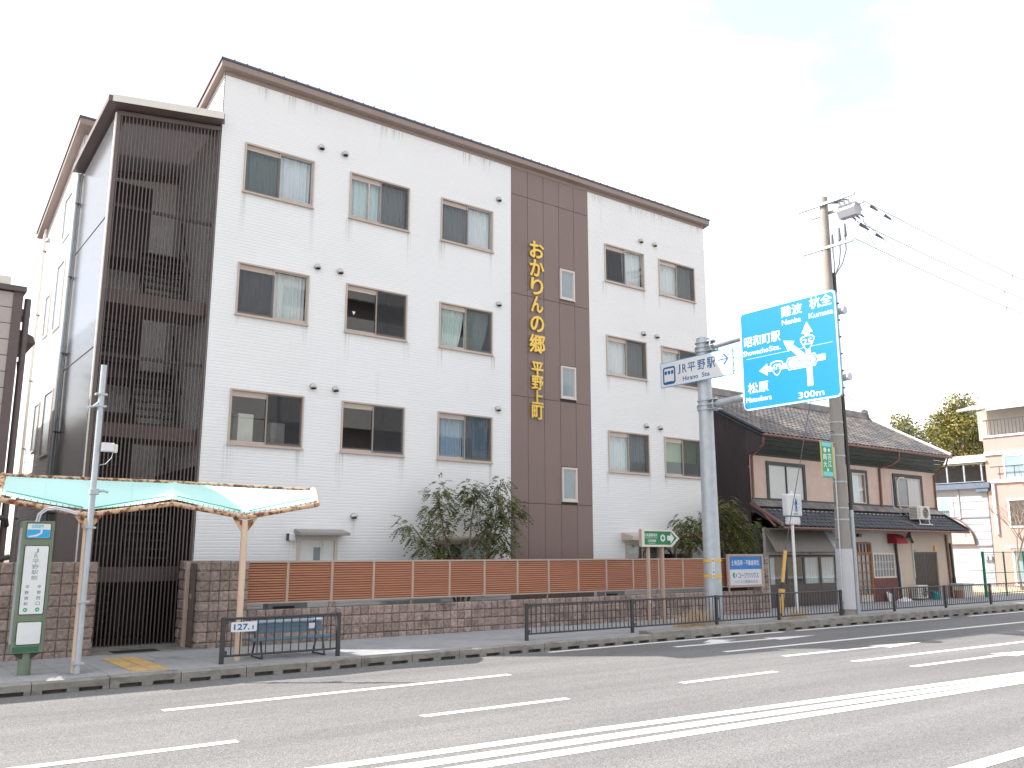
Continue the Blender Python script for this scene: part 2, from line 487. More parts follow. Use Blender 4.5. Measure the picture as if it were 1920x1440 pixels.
def box(name, m, parent, x0, x1, y0, y1, z0, z1, c=0):
    b = MB()
    b.cbox(x0, x1, y0, y1, z0, z1, c) if c else b.box(x0, x1, y0, y1, z0, z1)
    return b.build(name, m, parent, fix=bool(c))

def cyl(name, m, parent, p0, p1, r0, r1=None, n=12):
    return smooth_by_angle(MB().cyl(p0, p1, r0, r1, n).build(name, m, parent))

def tube(name, m, parent, path, r, n=8):
    return smooth_by_angle(MB().tube(path, r, n).build(name, m, parent), 50)

_TC = {}
def text_mesh(body, bold=0.0):
    k = (body, bold)
    if k in _TC:
        return _TC[k]
    c = bpy.data.curves.new('t', 'FONT')
    c.body = body
    c.offset = bold
    c.resolution_u = 3
    o = bpy.data.objects.new('t', c)
    COL.objects.link(o)
    bpy.context.view_layer.update()
    dg = bpy.context.evaluated_depsgraph_get()
    me = bpy.data.meshes.new_from_object(o.evaluated_get(dg))
    vs = [tuple(v.co) for v in me.vertices]
    fs = [tuple(p.vertices) for p in me.polygons]
    bpy.data.objects.remove(o); bpy.data.curves.remove(c); bpy.data.meshes.remove(me)
    _TC[k] = (vs, fs)
    return vs, fs

def text(name, body, m, parent, org, u, w, h, depth=0.004, bold=0.0, shear=0.0):
    """lettering fitted to a w x h box centred on org; u = reading direction, z up; raised along the face normal"""
    vs, fs = text_mesh(body, 0.0)
    x0 = min(v[0] for v in vs); x1 = max(v[0] for v in vs)
    y0 = min(v[1] for v in vs); y1 = max(v[1] for v in vs)
    u = Vector(u).normalized(); z = Vector((0, 0, 1)); nrm = u.cross(z)
    org = Vector(org)
    out = []
    for v in vs:
        a = ((v[0] - x0) / (x1 - x0) - 0.5) * w
        b = ((v[1] - y0) / (y1 - y0) - 0.5) * h
        out.append(org + u * (a + shear * b) + z * b + nrm * depth)
    n = len(out)
    back = [p - nrm * (depth * 0.9) for p in out]
    edges = {}
    for f in fs:
        for i in range(len(f)):
            a, b = f[i], f[(i + 1) % len(f)]
            edges[(a, b)] = edges.get((a, b), 0) + 1
    side = [(a, a + n, b + n, b) for (a, b) in edges if (b, a) not in edges]
    mb = MB()
    bb = bold * min(h, w) * 1.0
    shifts = [(0, 0)] if not bold else [(0, 0), (bb, 0), (-bb, 0), (0, bb), (0, -bb), (0.7 * bb, 0.7 * bb), (-0.7 * bb, 0.7 * bb), (0.7 * bb, -0.7 * bb), (-0.7 * bb, -0.7 * bb)]
    for k, (da, db) in enumerate(shifts):
        sh_ = u * da + z * db - nrm * (0.00025 * k)
        mb.add([p + sh_ for p in out + back], list(fs) + side)
    return mb.build(name, m, parent)

def flat(name, m, parent, pts, org, u, depth=0.004):
    """flat printed or raised shape: 2D outline pts on a vertical face at org"""
    u = Vector(u).normalized(); z = Vector((0, 0, 1)); nrm = u.cross(z); org = Vector(org)
    P3 = [org + u * a + z * b + nrm * 0.0004 for a, b in pts]
    return MB().prism(P3, nrm * depth).build(name, m, parent, fix=True)

def circ(cx, cy, r, n=20, a0=0, a1=360):
    full = abs(a1 - a0) >= 360
    k = n if full else n + 1
    return [(cx + r * math.cos(R(a0 + (a1 - a0) * i / n)), cy + r * math.sin(R(a0 + (a1 - a0) * i / n))) for i in range(k)]

def rrect(w, h, r, n=4):
    out = []
    for cx, cy, a in ((w / 2 - r, h / 2 - r, 0), (-w / 2 + r, h / 2 - r, 90), (-w / 2 + r, -h / 2 + r, 180), (w / 2 - r, -h / 2 + r, 270)):
        out += [(cx + r * math.cos(R(a + 90 * i / n)), cy + r * math.sin(R(a + 90 * i / n))) for i in range(n + 1)]
    return out

def ring(name, m, parent, outer, inner, org, u, depth=0.004):
    """band between two outlines with equal point counts"""
    u = Vector(u).normalized(); z = Vector((0, 0, 1)); nrm = u.cross(z); org = Vector(org)
    n = len(outer)
    A = [org + u * a + z * b for a, b in outer]
    B = [org + u * a + z * b for a, b in inner]
    vs = [p + nrm * depth for p in A] + [p + nrm * depth for p in B] + A + B
    fs = []
    for i in range(n):
        j = (i + 1) % n
        fs += [(i, j, n + j, n + i), (2 * n + i, 2 * n + j, j, i), (n + i, n + j, 3 * n + j, 3 * n + i)]
    return MB().add(vs, fs).build(name, m, parent)

def ribwall(name, m, parent, xs, zs, hole, y, pitch=0.0758, d=0.012, face=-1, axis='x', lap=0.72):
    """horizontally ribbed wall; solid cells of the xs x zs grid; axis 'x': in plane y; axis 'y': in plane x"""
    mb = MB()
    def pt(a, off, z):
        return (a, y + face * off, z) if axis == 'x' else (y + face * off, a, z)
    for i in range(len(xs) - 1):
        for j in range(len(zs) - 1):
            if hole(0.5 * (xs[i] + xs[i + 1]), 0.5 * (zs[j] + zs[j + 1])):
                continue
            z0, z1 = zs[j], zs[j + 1]
            prof = []
            k = math.floor(z0 / pitch)
            def off(z):
                t = (z / pitch) % 1.0
                if t < lap: return d * (0.75 + 0.25 * t / lap)
                if t < lap + 0.08: return d * (1 - (t - lap) / 0.08)
                if t < 0.92: return 0.0
                return d * 0.75 * (t - 0.92) / 0.08
            pts = {z0, z1}
            while k * pitch < z1 + pitch:
                for t in (0.0, lap, lap + 0.08, 0.92):
                    z = (k + t) * pitch
                    if z0 < z < z1: pts.add(z)
                k += 1
            pts = sorted(pts)
            n = len(pts)
            vs = [pt(xs[i], off(z), z) for z in pts] + [pt(xs[i + 1], off(z), z) for z in pts]
            if axis == 'x':
                fs = [(q, n + q, n + q + 1, q + 1) for q in range(n - 1)]
            else:
                fs = [(q, q + 1, n + q + 1, n + q) for q in range(n - 1)]
            mb.add(vs, fs)
    return mb.build(name, m, parent)

def curtain(name, m, parent, x0, x1, y, z0, z1, amp=0.03, folds=9, gather=0.0):
    """hanging cloth in a plane of constant y; gather>0 pulls the hem to the left, <0 to the right"""
    mb = MB()
    nx, nz = folds * 6, 5
    vs, fs = [], []
    for k in range(nz + 1):
        t = k / nz
        for i in range(nx + 1):
            s = i / nx
            x = x0 + (x1 - x0) * s
            if gather > 0: x = x0 + (x - x0) * (1 - gather * t * t)
            if gather < 0: x = x1 + (x - x1) * (1 + gather * t * t)
            w = amp * (0.6 + 0.4 * t) * math.sin(s * folds * 2 * math.pi + 0.7 * math.sin(5 * s + 2 * t)) + 0.4 * amp * math.sin(s * folds * 0.37 * 6.28)
            vs.append((x, y + w, z1 + (z0 - z1) * t))
    for k in range(nz):
        for i in range(nx):
            a = k * (nx + 1) + i
            fs.append((a, a + nx + 1, a + nx + 2, a + 1))
    return MB().add(vs, fs).build(name, m, parent, smooth=True)
# ------------------------------------------------------------------ ground, road, pavement
g_ = MB().quad((-900, -900, -0.06), (1500, -900, -0.06), (1500, 1500, -0.06), (-900, 1500, -0.06)).build('ground', 'soil')
tag(g_, 'bare earth ground around the buildings', kind='structure')
road = tag(MB().box(-80, 400, 0.6, 14.80, -0.05, 0.0).build('road', 'asphalt'), 'grey asphalt road with white lane lines', kind='structure')
pav = tag(MB().box(-80, 400, 15.0, 19.55, -0.05, 0.138).build('pavement', 'walk'), 'grey asphalt pavement between the kerb and the buildings', kind='structure')
tag(MB().box(-80, 400, -5.0, 0.35, -0.05, 0.14).build('far_pavement', 'walk'), 'pavement on the near side of the road', kind='structure')
tag(MB().box(-80, 400, 0.35, 0.6, -0.05, 0.15).build('near_kerb', 'concrete'), 'plain kerb on the near side of the road', kind='structure')

def stripe(pts, w, name='lane_line', zz=0.004):
    """painted line along a polyline of (x,y)"""
    mb = MB()
    n = len(pts)
    vs = []
    for i, (x, y) in enumerate(pts):
        a = pts[max(i - 1, 0)]; b = pts[min(i + 1, n - 1)]
        d = Vector((b[0] - a[0], b[1] - a[1])).normalized()
        vs += [(x - d.y * w / 2, y + d.x * w / 2, zz), (x + d.y * w / 2, y - d.x * w / 2, zz)]
    fs = [(2 * i + 1, 2 * i + 3, 2 * i + 2, 2 * i) for i in range(n - 1)]
    return mb.add(vs, fs).build(name, M['paint'], road)
for seg in ([(11.9, 14.56), (15, 14.60), (19.75, 14.58)], [(20.3, 14.58), (28.0, 14.45)], [(29.2, 14.45), (80, 14.3)]):
    stripe(seg, 0.15)
stripe([(14.86, 12.45), (28, 12.32), (90, 11.9)], 0.16)
stripe([(15.51, 9.92), (22, 9.68), (90, 7.6)], 0.16)
stripe([(3.6, 12.35), (9.26, 12.38)], 0.16)
stripe([(-6.0, 12.33), (-0.4, 12.34)], 0.16)
for a, b in ((-3.5, -1.1), (1.30, 3.71), (6.08, 8.45), (10.84, 13.17)):
    stripe([(a, 9.97), (b, 9.92)], 0.15)
stripe([(-6, 8.62), (-1, 8.46), (3.91, 8.22), (7.15, 8.03), (10.74, 7.71), (16.34, 7.24), (30, 5.9), (60, 3.0)], 0.20)
stripe([(-6, 8.24), (-1, 8.06), (4.48, 7.80), (7.6, 7.62), (11.5, 7.33), (15.93, 7.02), (30, 5.66), (60, 2.8)], 0.23)
stripe([(-6, 7.88), (-1, 7.72), (4.97, 7.42), (8.0, 7.24), (11.6, 7.02), (15.41, 6.80), (30, 5.42), (60, 2.6)], 0.21)
stripe([(-5.0, 4.62), (30, 4.4)], 0.2)

def arrow(x0, y0, kind, dy=-0.04):
    """lane arrow pointing to +x; kind 'L' has a left-turn branch"""
    zz = 0.004
    def f(x, y): return (x0 + x, y0 + y + dy * x, zz)
    mb = MB()
    def poly(p): mb.add([f(*q) for q in p], [tuple(range(len(p)))])
    poly([(0, -0.075), (3.2, -0.075), (3.2, 0.075), (0, 0.075)])
    poly([(3.2, -0.26), (4.9, 0.0), (3.2, 0.26)])
    if kind == 'L':
        poly([(1.0, 0.09), (1.9, 0.09), (1.9, 0.30), (1.5, 0.30)])
        poly([(1.2, 0.30), (2.35, 0.30), (1.9, 0.72)])
    return mb.build('lane_arrow', M['paint'], road)
arrow(14.75, 13.72, 'L')
arrow(15.2, 11.24, 'S')
arrow(15.7, 8.86, 'S')
# manhole lid on the road
mh = MB()
mh.add([(20.3 + 0.32 * math.cos(2 * math.pi * i / 24), 11.05 + 0.32 * math.sin(2 * math.pi * i / 24), 0.006) for i in range(24)], [tuple(range(24))])
mh.build('manhole_lid', M['darkmetal'], road)

# kerb stones with drain slots
kerb = thing('kerb', 'concrete kerb with dark drain slots along the far side of the road', None, (0, 14.8, 0), kind='structure')
def kerb_mesh(w, h, d):
    b = MB()
    z = 0.055
    c = 0.02
    # upper body with a chamfered front edge
    b.prism([(0, 0, z), (0, 0, h - c), (0, c, h), (0, d, h), (0, d, z)], (w, 0, 0))
    s = [0, 0.13 * w, 0.13 * w + 0.33, 0.60 * w, 0.60 * w + 0.33, w]
    b.box(s[0], s[1], 0, d, -0.04, z - 0.001); b.box(s[2], s[3], 0, d, -0.04, z - 0.001); b.box(s[4], s[5], 0, d, -0.04, z - 0.001)
    b.box(0.002, w - 0.002, 0.16, d - 0.01, -0.04, z - 0.002)
    return b.mesh('kerb_stone', M['concrete'])
ka = kerb_mesh(1.048, 0.168, 0.24)
kb = kerb_mesh(1.293, 0.225, 0.42)
for i in range(17):
    inst(ka, 'kerb_stone', kerb, (-2.85 + 1.06 * i, 14.80 + random.uniform(-0.004, 0.004), random.uniform(-0.004, 0.004)))
x = -2.85 + 1.06 * 17
while x < 70:
    inst(kb, 'kerb_stone', kerb, (x, 14.80, random.uniform(-0.004, 0.004)))
    x += 1.30
# paving slabs on the left part of the pavement
sl = MB().cbox(0, 0.592, 0, 0.892, -0.03, 0.012, 0.005).mesh('paving_slab', M['slab'])
for i in range(14):
    for j in range(4):
        X, Y = -1.2 + 0.6 * i, 15.06 + 0.9 * j
        if abs(X - 3.94) < 0.1 and j < 2: pass
        if Y + 0.45 > 18.15 and 4.0 < X < 5.8: continue
        o = inst(sl, 'paving_slab', pav, (X, Y if j else Y, 0.136 + random.uniform(-0.0025, 0.0025)))
        if j == 3:
            o.scale = (1, 0.42, 1)
# yellow tactile tiles
def tactile_mesh():
    b = MB().box(0, 0.294, 0, 0.294, -0.012, 0.006)
    for k in range(4):
        b.prism([(0.02, 0.03 + 0.068 * k, 0.006), (0.02, 0.04 + 0.068 * k, 0.011), (0.02, 0.058 + 0.068 * k, 0.011), (0.02, 0.068 + 0.068 * k, 0.006)], (0.254, 0, 0))
    return b.mesh('tactile_tile', M['tactile'])
tm = tactile_mesh()
for i in range(2):
    for j in range(7):
        inst(tm, 'tactile_tile', pav, (3.95 + 0.3 * i, 15.36 + 0.3 * j, 0.15))
box('gate_apron', 'concrete', pav, 3.95, 5.86, 18.16, 19.9, 0.02, 0.147)
# dark metal grating in front of the gate
gr = MB().box(4.36, 5.20, 18.24, 18.72, 0.1475, 0.152)
for k in range(16):
    gr.box(4.38 + 0.052 * k, 4.40 + 0.052 * k, 18.26, 18.70, 0.152, 0.157)
gr.build('drain_grating', 'darkmetal', pav)
# bits of litter and moss along wall foot
# ------------------------------------------------------------------ main white building
B = thing('care_home', 'white four-storey ribbed-siding building with a brown vertical panel strip and gold lettering', 'building', (14.7, 19.6, 0))
FY = 19.61
X0, X1 = 6.134, 23.228
COLS = [(6.711, 8.498), (9.493, 11.268), (12.276, 14.046), (18.426, 20.188), (20.890, 22.656)]
ROWS = [(4.424, 5.700), (7.448, 8.718), (10.468, 11.722)]
PL, PR = 14.710, 17.741
ZT = 13.50
holes = [(a, b, c, d) for a, b in COLS for c, d in ROWS]
holes += [(8.53, 9.47, 0.0, 2.34), (12.26, 14.02, 1.15, 2.29), (19.05, 22.02, 1.0, 2.30)]
def is_hole(x, z):
    return any(a < x < b and c < z < d for a, b, c, d in holes)
zs = sorted({0.05, ZT} | {z for h in holes for z in h[2:] if z > 0.05})
xsl = sorted({X0, PL} | {x for h in holes for x in h[:2] if x < PL})
xsr = sorted({PR, X1} | {x for h in holes for x in h[:2] if x > PR})
ribwall('front_wall', 'siding', B, xsl, zs, is_hole, FY, d=0.009)
ribwall('front_wall', 'siding', B, xsr, zs, is_hole, FY, d=0.009)
# siding butt joints (thin vertical seams)
# core volume: side walls, rear walls
roofz = lambda y: 13.60 - 0.286 * (y - 19.45)
def endwall(name, X, y0, y1, face, zb=0.05):
    """ribbed end wall facing -x or +x with a sloping top"""
    mb = MB()
    p = 0.0758
    k = int(zb / p)
    top0, top1 = roofz(y0) - 0.12, roofz(y1) - 0.12
    z = zb
    while z < max(top0, top1):
        z2 = min(z + p, max(top0, top1))
        def yy(zz):  # clip to sloping top
            if zz <= top1: return y1
            return y0 + (y1 - y0) * (top0 - zz) / (top0 - top1)
        a, b = X + face * 0.014, X
        zm = z + 0.72 * (z2 - z)
        mb.quad((a, y0, z), (a, yy(z), z), (a, yy(zm), zm), (a, y0, zm))
        mb.quad((a, y0, zm), (a, yy(zm), zm), (b, yy(z2), z2), (b, y0, z2))
        z = z2
    return mb.build(name, 'siding', B)
endwall('end_wall', X0, FY, 27.6, -1)
endwall('end_wall', X1, FY, 30.0, 1)
endwall('end_wall', 3.80, 23.02, 27.6, -1)
MB().quad((3.80, 23.02, 0.05), (X0, 23.02, 0.05), (X0, 23.02, 12.45), (3.80, 23.02, 12.45)).build('stair_back_wall', 'siding', B)
MB().quad((3.80, 27.6, 0.05), (3.80, 27.6, 11.1), (X1, 27.6, 11.1), (X1, 27.6, 0.05)).build('rear_wall', 'siding', B)
# inner light-tight lining behind the facade
lin = MB()
lin.quad((X0, 21.6, 0), (X1, 21.6, 0), (X1, 21.6, 12.9), (X0, 21.6, 12.9))
for z in (3.3, 6.3, 9.35):
    lin.quad((X0, FY + 0.05, z), (X1, FY + 0.05, z), (X1, 21.6, z), (X0, 21.6, z))
for x in (8.95, 11.8, 14.6, 17.8, 20.55):
    lin.quad((x, FY + 0.05, 0), (x, 21.6, 0), (x, 21.6, 12.9), (x, FY + 0.05, 12.9))
lin.build('room_lining', 'room', B)

# brown strip of vertical panels, 5 columns, joints at the storey levels
MB().box(PL, PR, FY + 0.004, FY + 0.05, 0.05, ZT).build('panel_backing', 'joint', B)
pw = (PR - PL) / 5
JZ = [0.05, 3.375, 6.400, 9.415, 12.470, ZT]
SW = [(3.47, 4.46), (6.50, 7.48), (9.55, 10.50)]
for c in range(5):
    xa, xb = PL + pw * c, PL + pw * (c + 1)
    cuts = list(JZ)
    segs = []
    for i in range(len(cuts) - 1):
        a, b = cuts[i], cuts[i + 1]
        if c == 3:
            for (s0, s1) in SW:
                if a < 0.5 * (s0 + s1) < b:
                    if s0 - a > 0.12: segs.append((a, s0 - 0.02))
                    a = s1 + 0.02
        segs.append((a, b))
    for a, b in segs:
        MB().cbox(xa + 0.006, xb - 0.006, FY - 0.020, FY + 0.004, a + 0.006, b - 0.006, 0.003).build('wall_panel', 'panel', B, fix=True)

# ---- windows
def sliding_window(x0, x1, z0, z1, dark='L', cur=('curtain_w', 'curtain_w'), band=True, gather=(0, 0), split=0.5, y=FY, lt=False, vent=True):
    fm = 'frame_lt' if lt else 'frame'
    f = 0.036
    w = MB()
    yo, yi = y - 0.045, y + 0.10
    w.box(x0, x1, yo, yi, z1 - f, z1); w.box(x0, x1, yo, yi, z0 + 0.001, z0 + f)
    w.box(x0, x0 + f, yo + 0.001, yi, z0 + f, z1 - f); w.box(x1 - f, x1, yo + 0.001, yi, z0 + f, z1 - f)
    w.box(x0 - 0.02, x1 + 0.02, yo - 0.03, y, z0 - 0.022, z0)       # sill lip
    win = w.build('window', fm, B)
    xm = x0 + (x1 - x0) * split
    # outer sash on one side, inner sash on the other
    for side, (a, b) in enumerate(((x0 + f, xm + 0.02), (xm - 0.02, x1 - f))):
        yy = y - 0.012 if side == 1 else y + 0.018
        s = MB(); q = 0.030
        top = z1 - f - (0.13 if (side == 0 and vent) else 0.0)
        s.box(a, b, yy, yy + 0.03, z1 - f - q, z1 - f - 0.001) if not (side == 0 and vent) else None
        s.box(a, b, yy, yy + 0.03, z0 + f + 0.001, z0 + f + 0.06)
        s.box(a, a + q, yy + 0.001, yy + 0.029, z0 + f + 0.06, top); s.box(b - q, b, yy + 0.001, yy + 0.029, z0 + f + 0.06, top)
        s.build('sash', fm, win)
        if side == 0 and vent:
            vb = MB().box(a, b, yy - 0.004, yy + 0.034, z1 - f - 0.13, z1 - f - 0.001)
            vb.box(a + 0.01, b - 0.01, yy - 0.012, yy - 0.004, z1 - f - 0.06, z1 - f - 0.045)
            vb.build('vent_strip', fm, win)
        MB().box(a + q - 0.004, b - q + 0.004, yy + 0.012, yy + 0.016, z0 + f + 0.05, top + 0.004).build('pane', 'glass', win)
        if (dark == 'L' and side == 0) or (dark == 'R' and side == 1):
            MB().quad((a + 0.01, y - 0.028, z0 + f + 0.01), (b - 0.01, y - 0.028, z0 + f + 0.01), (b - 0.01, y - 0.028, z1 - f - 0.01 - (0.13 if side == 0 and vent else 0)), (a + 0.01, y - 0.028, z1 - f - 0.01 - (0.13 if side == 0 and vent else 0))).build('insect_screen', 'screen', win)
    if cur[0]:
        curtain('curtain', cur[0], win, x0 + 0.04, xm - 0.01, y + 0.14, z0 + 0.02, z1 - 0.05, gather=gather[0])
    if cur[1]:
        curtain('curtain', cur[1], win, xm + 0.01, x1 - 0.04, y + 0.14, z0 + 0.02, z1 - 0.05, gather=gather[1])
    return win
CW, CG, CB, CR = 'curtain_w', 'curtain_g', 'curtain_b', 'curtain_gr'
spec = {
 (0, 2): dict(dark='L', cur=(CG, CW)), (1, 2): dict(dark='R', cur=(CG, CW), split=0.52), (2, 2): dict(dark='L', cur=(CW, CW)),
 (0, 1): dict(dark='L', cur=(CR, CW)), (1, 1): dict(dark='R', cur=(None, None)), (2, 1): dict(dark='R', cur=(CG, CG), gather=(0.25, 0.35)),
 (0, 0): dict(dark='R', cur=(None, None)), (1, 0): dict(dark='R', cur=(None, None)), (2, 0): dict(dark='R', cur=(CB, CB)),
 (3, 2): dict(dark='L', cur=(None, CW), gather=(0, -0.1)), (4, 2): dict(dark='R', cur=(CW, CW)),
 (3, 1): dict(dark='R', cur=(CW, CW)), (4, 1): dict(dark='R', cur=(CW, CR)),
 (3, 0): dict(dark='R', cur=(CW, CW)), (4, 0): dict(dark='R', cur=(None, None)),
}
for (c, r), kw in spec.items():
    w = sliding_window(COLS[c][0], COLS[c][1], ROWS[r][0], ROWS[r][1], **kw)
    if (c, r) == (4, 0):
        box('roller_blind', 'blind_green', w, 20.95, 22.6, FY + 0.17, FY + 0.18, 4.92, 5.66)
    if (c, r) == (1, 2):
        box('inner_mullion', 'frame', w, 10.02, 10.06, FY - 0.035, FY + 0.02, ROWS[2][0] + 0.05, ROWS[2][1] - 0.18)
    if (c, r) == (1, 1):   # small white triangle sticker on the left pane
        flat('sticker', 'signwhite', w, [(-0.05, 0.045), (0.05, 0.045), (0, -0.05)], (9.75, FY + 0.028, 7.98), (1, 0, 0), 0.001)
    if (c, r) == (0, 0):   # things standing inside the room
        box('cabinet', 'cream', w, 7.06, 7.42, FY + 0.35, FY + 0.7, 4.3, 5.2)
        box('cabinet', 'cream', w, 7.86, 8.20, FY + 0.35, FY + 0.7, 4.3, 5.05)
# narrow windows in the brown strip
for (s0, s1) in SW:
    xa, xb = PL + pw * 3 + 0.012, PL + pw * 4 - 0.012
    w = MB(); f = 0.055; yo = FY - 0.06
    w.box(xa, xb, yo, FY + 0.003, s1 - f, s1); w.box(xa, xb, yo, FY + 0.003, s0, s0 + f)
    w.box(xa, xa + f, yo + 0.001, FY + 0.003, s0 + f, s1 - f); w.box(xb - f, xb, yo + 0.001, FY + 0.003, s0 + f, s1 - f)
    w.box(xa - 0.01, xb + 0.02, yo - 0.02, FY - 0.022, s0 - 0.018, s0 - 0.001)
    win = w.build('narrow_window', 'frame_lt', B)
    q = 0.028
    sa = MB()
    a, b, c, d = xa + f, xb - f, s0 + f, s1 - f
    sa.box(a, b, FY - 0.03, FY - 0.005, d - q, d); sa.box(a, b, FY - 0.03, FY - 0.005, c, c + q)
    sa.box(a, a + q, FY - 0.029, FY - 0.006, c + q, d - q); sa.box(b - q, b, FY - 0.029, FY - 0.006, c + q, d - q)
    sa.build('sash', 'frame_lt', win)
    MB().box(a + q - 0.003, b - q + 0.003, FY - 0.02, FY - 0.012, c + q - 0.003, d - q + 0.003).build('pane', 'frosted', win)

# ---- rain streaks below sills, with a ragged shape of their own
def streak_mat():
    m = bpy.data.materials.new('rain_streak'); m.use_nodes = True
    nt = m.node_tree; nt.nodes.clear(); L = nt.links.new
    out = nt.nodes.new('ShaderNodeOutputMaterial')
    tr = nt.nodes.new('ShaderNodeBsdfTransparent')
    df = nd(nt, 'ShaderNodeBsdfDiffuse', Color=(0.36, 0.34, 0.31, 1))
    tc = nt.nodes.new('ShaderNodeTexCoord'); geo = nt.nodes.new('ShaderNodeNewGeometry')
    sx = nt.nodes.new('ShaderNodeSeparateXYZ'); L(tc.outputs['Generated'], sx.inputs[0])
    mp = nd(nt, 'ShaderNodeMapping', Scale=(22, 1, 0.7)); L(geo.outputs['Position'], mp.inputs['Vector'])
    n = nd(nt, 'ShaderNodeTexNoise', Scale=1.0, Detail=4); L(mp.outputs['Vector'], n.inputs['Vector'])
    mr = nd(nt, 'ShaderNodeMapRange', From_Min=0.42, From_Max=0.75, To_Min=0.0, To_Max=0.42); L(n.outputs['Fac'], mr.inputs['Value'])
    z2 = nt.nodes.new('ShaderNodeMath'); z2.operation = 'POWER'; L(sx.outputs['Z'], z2.inputs[0]); z2.inputs[1].default_value = 1.6
    xw = nd(nt, 'ShaderNodeMapRange', From_Min=0.0, From_Max=0.25); 
    xs_ = nt.nodes.new('ShaderNodeMath'); xs_.operation = 'PINGPONG'; L(sx.outputs['X'], xs_.inputs[0]); xs_.inputs[1].default_value = 0.5
    L(xs_.outputs[0], xw.inputs['Value'])
    m1 = nt.nodes.new('ShaderNodeMath'); m1.operation = 'MULTIPLY'; L(mr.outputs['Result'], m1.inputs[0]); L(z2.outputs[0], m1.inputs[1])
    m2 = nt.nodes.new('ShaderNodeMath'); m2.operation = 'MULTIPLY'; L(m1.outputs[0], m2.inputs[0]); L(xw.outputs['Result'], m2.inputs[1])
    ms = nt.nodes.new('ShaderNodeMixShader'); L(m2.outputs[0], ms.inputs['Fac'])
    L(tr.outputs['BSDF'], ms.inputs[1]); L(df.outputs['BSDF'], ms.inputs[2]); L(ms.outputs['Shader'], out.inputs['Surface'])
    return m
M['streak'] = streak_mat()
rs = random.Random(17)
def streak(x, z, w, h):
    MB().quad((x - w / 2, FY - 0.0115, z - h), (x + w / 2, FY - 0.0115, z - h), (x + w / 2, FY - 0.0115, z), (x - w / 2, FY - 0.0115, z)).build('rain_stain', 'streak', B)
for (a, b_) in COLS:
    for (c_, d_) in ROWS:
        for xx in (a + 0.03, b_ - 0.03):
            streak(xx + rs.uniform(-.05, .05), c_ - 0.02, rs.uniform(0.12, 0.30), rs.uniform(0.4, 1.3))
for k in range(9):
    streak(rs.uniform(6.5, 14.4), 13.28, rs.uniform(0.3, 0.8), rs.uniform(0.25, 0.6))
for k in range(5):
    streak(rs.uniform(18, 23), 13.28, rs.uniform(0.3, 0.8), rs.uniform(0.25, 0.6))
for x_, z_ in ((9.91, 2.80), (8.35, 2.28), (9.1, 2.40), (7.4, 2.9)):
    streak(x_, z_, 0.16, 0.8)
# ---- vent caps
vm = MB()
for k in range(5):      # half-dome hood
    pass
def vent_mesh():
    b = MB()
    n, r, dpt = 12, 0.088, 0.10
    # body: cylinder sliced, with a domed hood open at the bottom
    rings = [(0.0, 1.0), (0.05, 1.0), (0.085, 0.75), (0.10, 0.35)]
    vs, fs = [], []
    for (dd, s) in rings:
        for j in range(n):
            an = 2 * math.pi * j / n
            zc = max(math.sin(an), -0.45)
            vs.append((r * s * math.cos(an), -dd, r * s * zc))
    for k in range(len(rings) - 1):
        for j in range(n):
            j2 = (j + 1) % n
            fs.append((k * n + j, k * n + j2, (k + 1) * n + j2, (k + 1) * n + j))
    fs.append(tuple(range(3 * n, 4 * n)))
    b.add(vs, fs)
    me = b.mesh('vent_cap', M['steel'], smooth=True)
    return me
vmesh = vent_mesh()
vdark = MB().box(-0.05, 0.05, -0.095, -0.01, -0.055, -0.036).mesh('vent_mouth', M['slot'])
for (x, z) in [(8.66, 12.14), (9.32, 12.15), (14.25, 12.14), (8.69, 8.97), (9.31, 8.97), (14.26, 8.97), (8.71, 5.95), (9.30, 5.95), (14.24, 5.94),
               (20.07, 12.14), (20.72, 12.15), (20.07, 8.98), (20.69, 8.98), (20.08, 5.96), (20.71, 5.95), (9.91, 2.88)]:
    v = inst(vmesh, 'vent_cap', B, (x, FY - 0.012, z))
    inst(vdark, 'vent_mouth', v, (x, FY - 0.012, z))

# ---- gold lettering
for ch, z, s in [('お', 10.88, .50), ('か', 10.31, .50), ('り', 9.74, .50), ('ん', 9.20, .48), ('の', 8.60, .47), ('郷', 8.00, .53),
                 ('平', 7.25, .40), ('野', 6.84, .40), ('上', 6.42, .39), ('町', 5.98, .40)]:
    w = s * (0.86 if ch in 'りん' else 1.0) * 1.03
    text('gold_letter', ch, 'gold', B, (15.62, FY - 0.058, z), (1, 0, 0), w, s, depth=0.03, bold=0.028)

# ---- roof of the main block: shed roof falling to the rear, with fascia and dark metal edge
def roof_slab(name, m, x0, x1, y0, y1, zoff, th, fn):
    z0, z1 = fn(y0) + zoff, fn(y1) + zoff
    return MB().prism([(x0, y0, z0), (x0, y1, z1), (x0, y1, z1 - th), (x0, y0, z0 - th)], (x1 - x0, 0, 0)).build(name, m, B, fix=True)
roof = roof_slab('roof', 'roofmetal', 5.96, 23.42, 19.42, 27.9, 0.03, 0.05, roofz)
sm = MB()
for k in range(1, 56):
    x = 5.96 + 0.313 * k
    sm.box(x - 0.012, x + 0.012, 19.41, 19.47, roofz(19.42) + 0.03, roofz(19.42) + 0.052)
sm.build('roof_seams', 'roofmetal', roof)
roof_slab('fascia', 'fascia', 5.985, 23.395, 19.44, 27.85, -0.021, 0.15, roofz)
roof_slab('roof', 'roofmetal', 3.56, 5.96, 22.62, 27.9, 0.03, 0.05, roofz)
roof_slab('fascia', 'fascia', 3.585, 5.985, 22.64, 27.85, -0.021, 0.15, roofz)
# wall cap under fascia
box('soffit_strip', 'fascia', B, X0, X1, FY - 0.03, FY + 0.10, 13.30, 13.42)

M['canopygrey'] = mat('grey_canopy_metal', (0.27, 0.25, 0.235), 0.5, var=0.08)
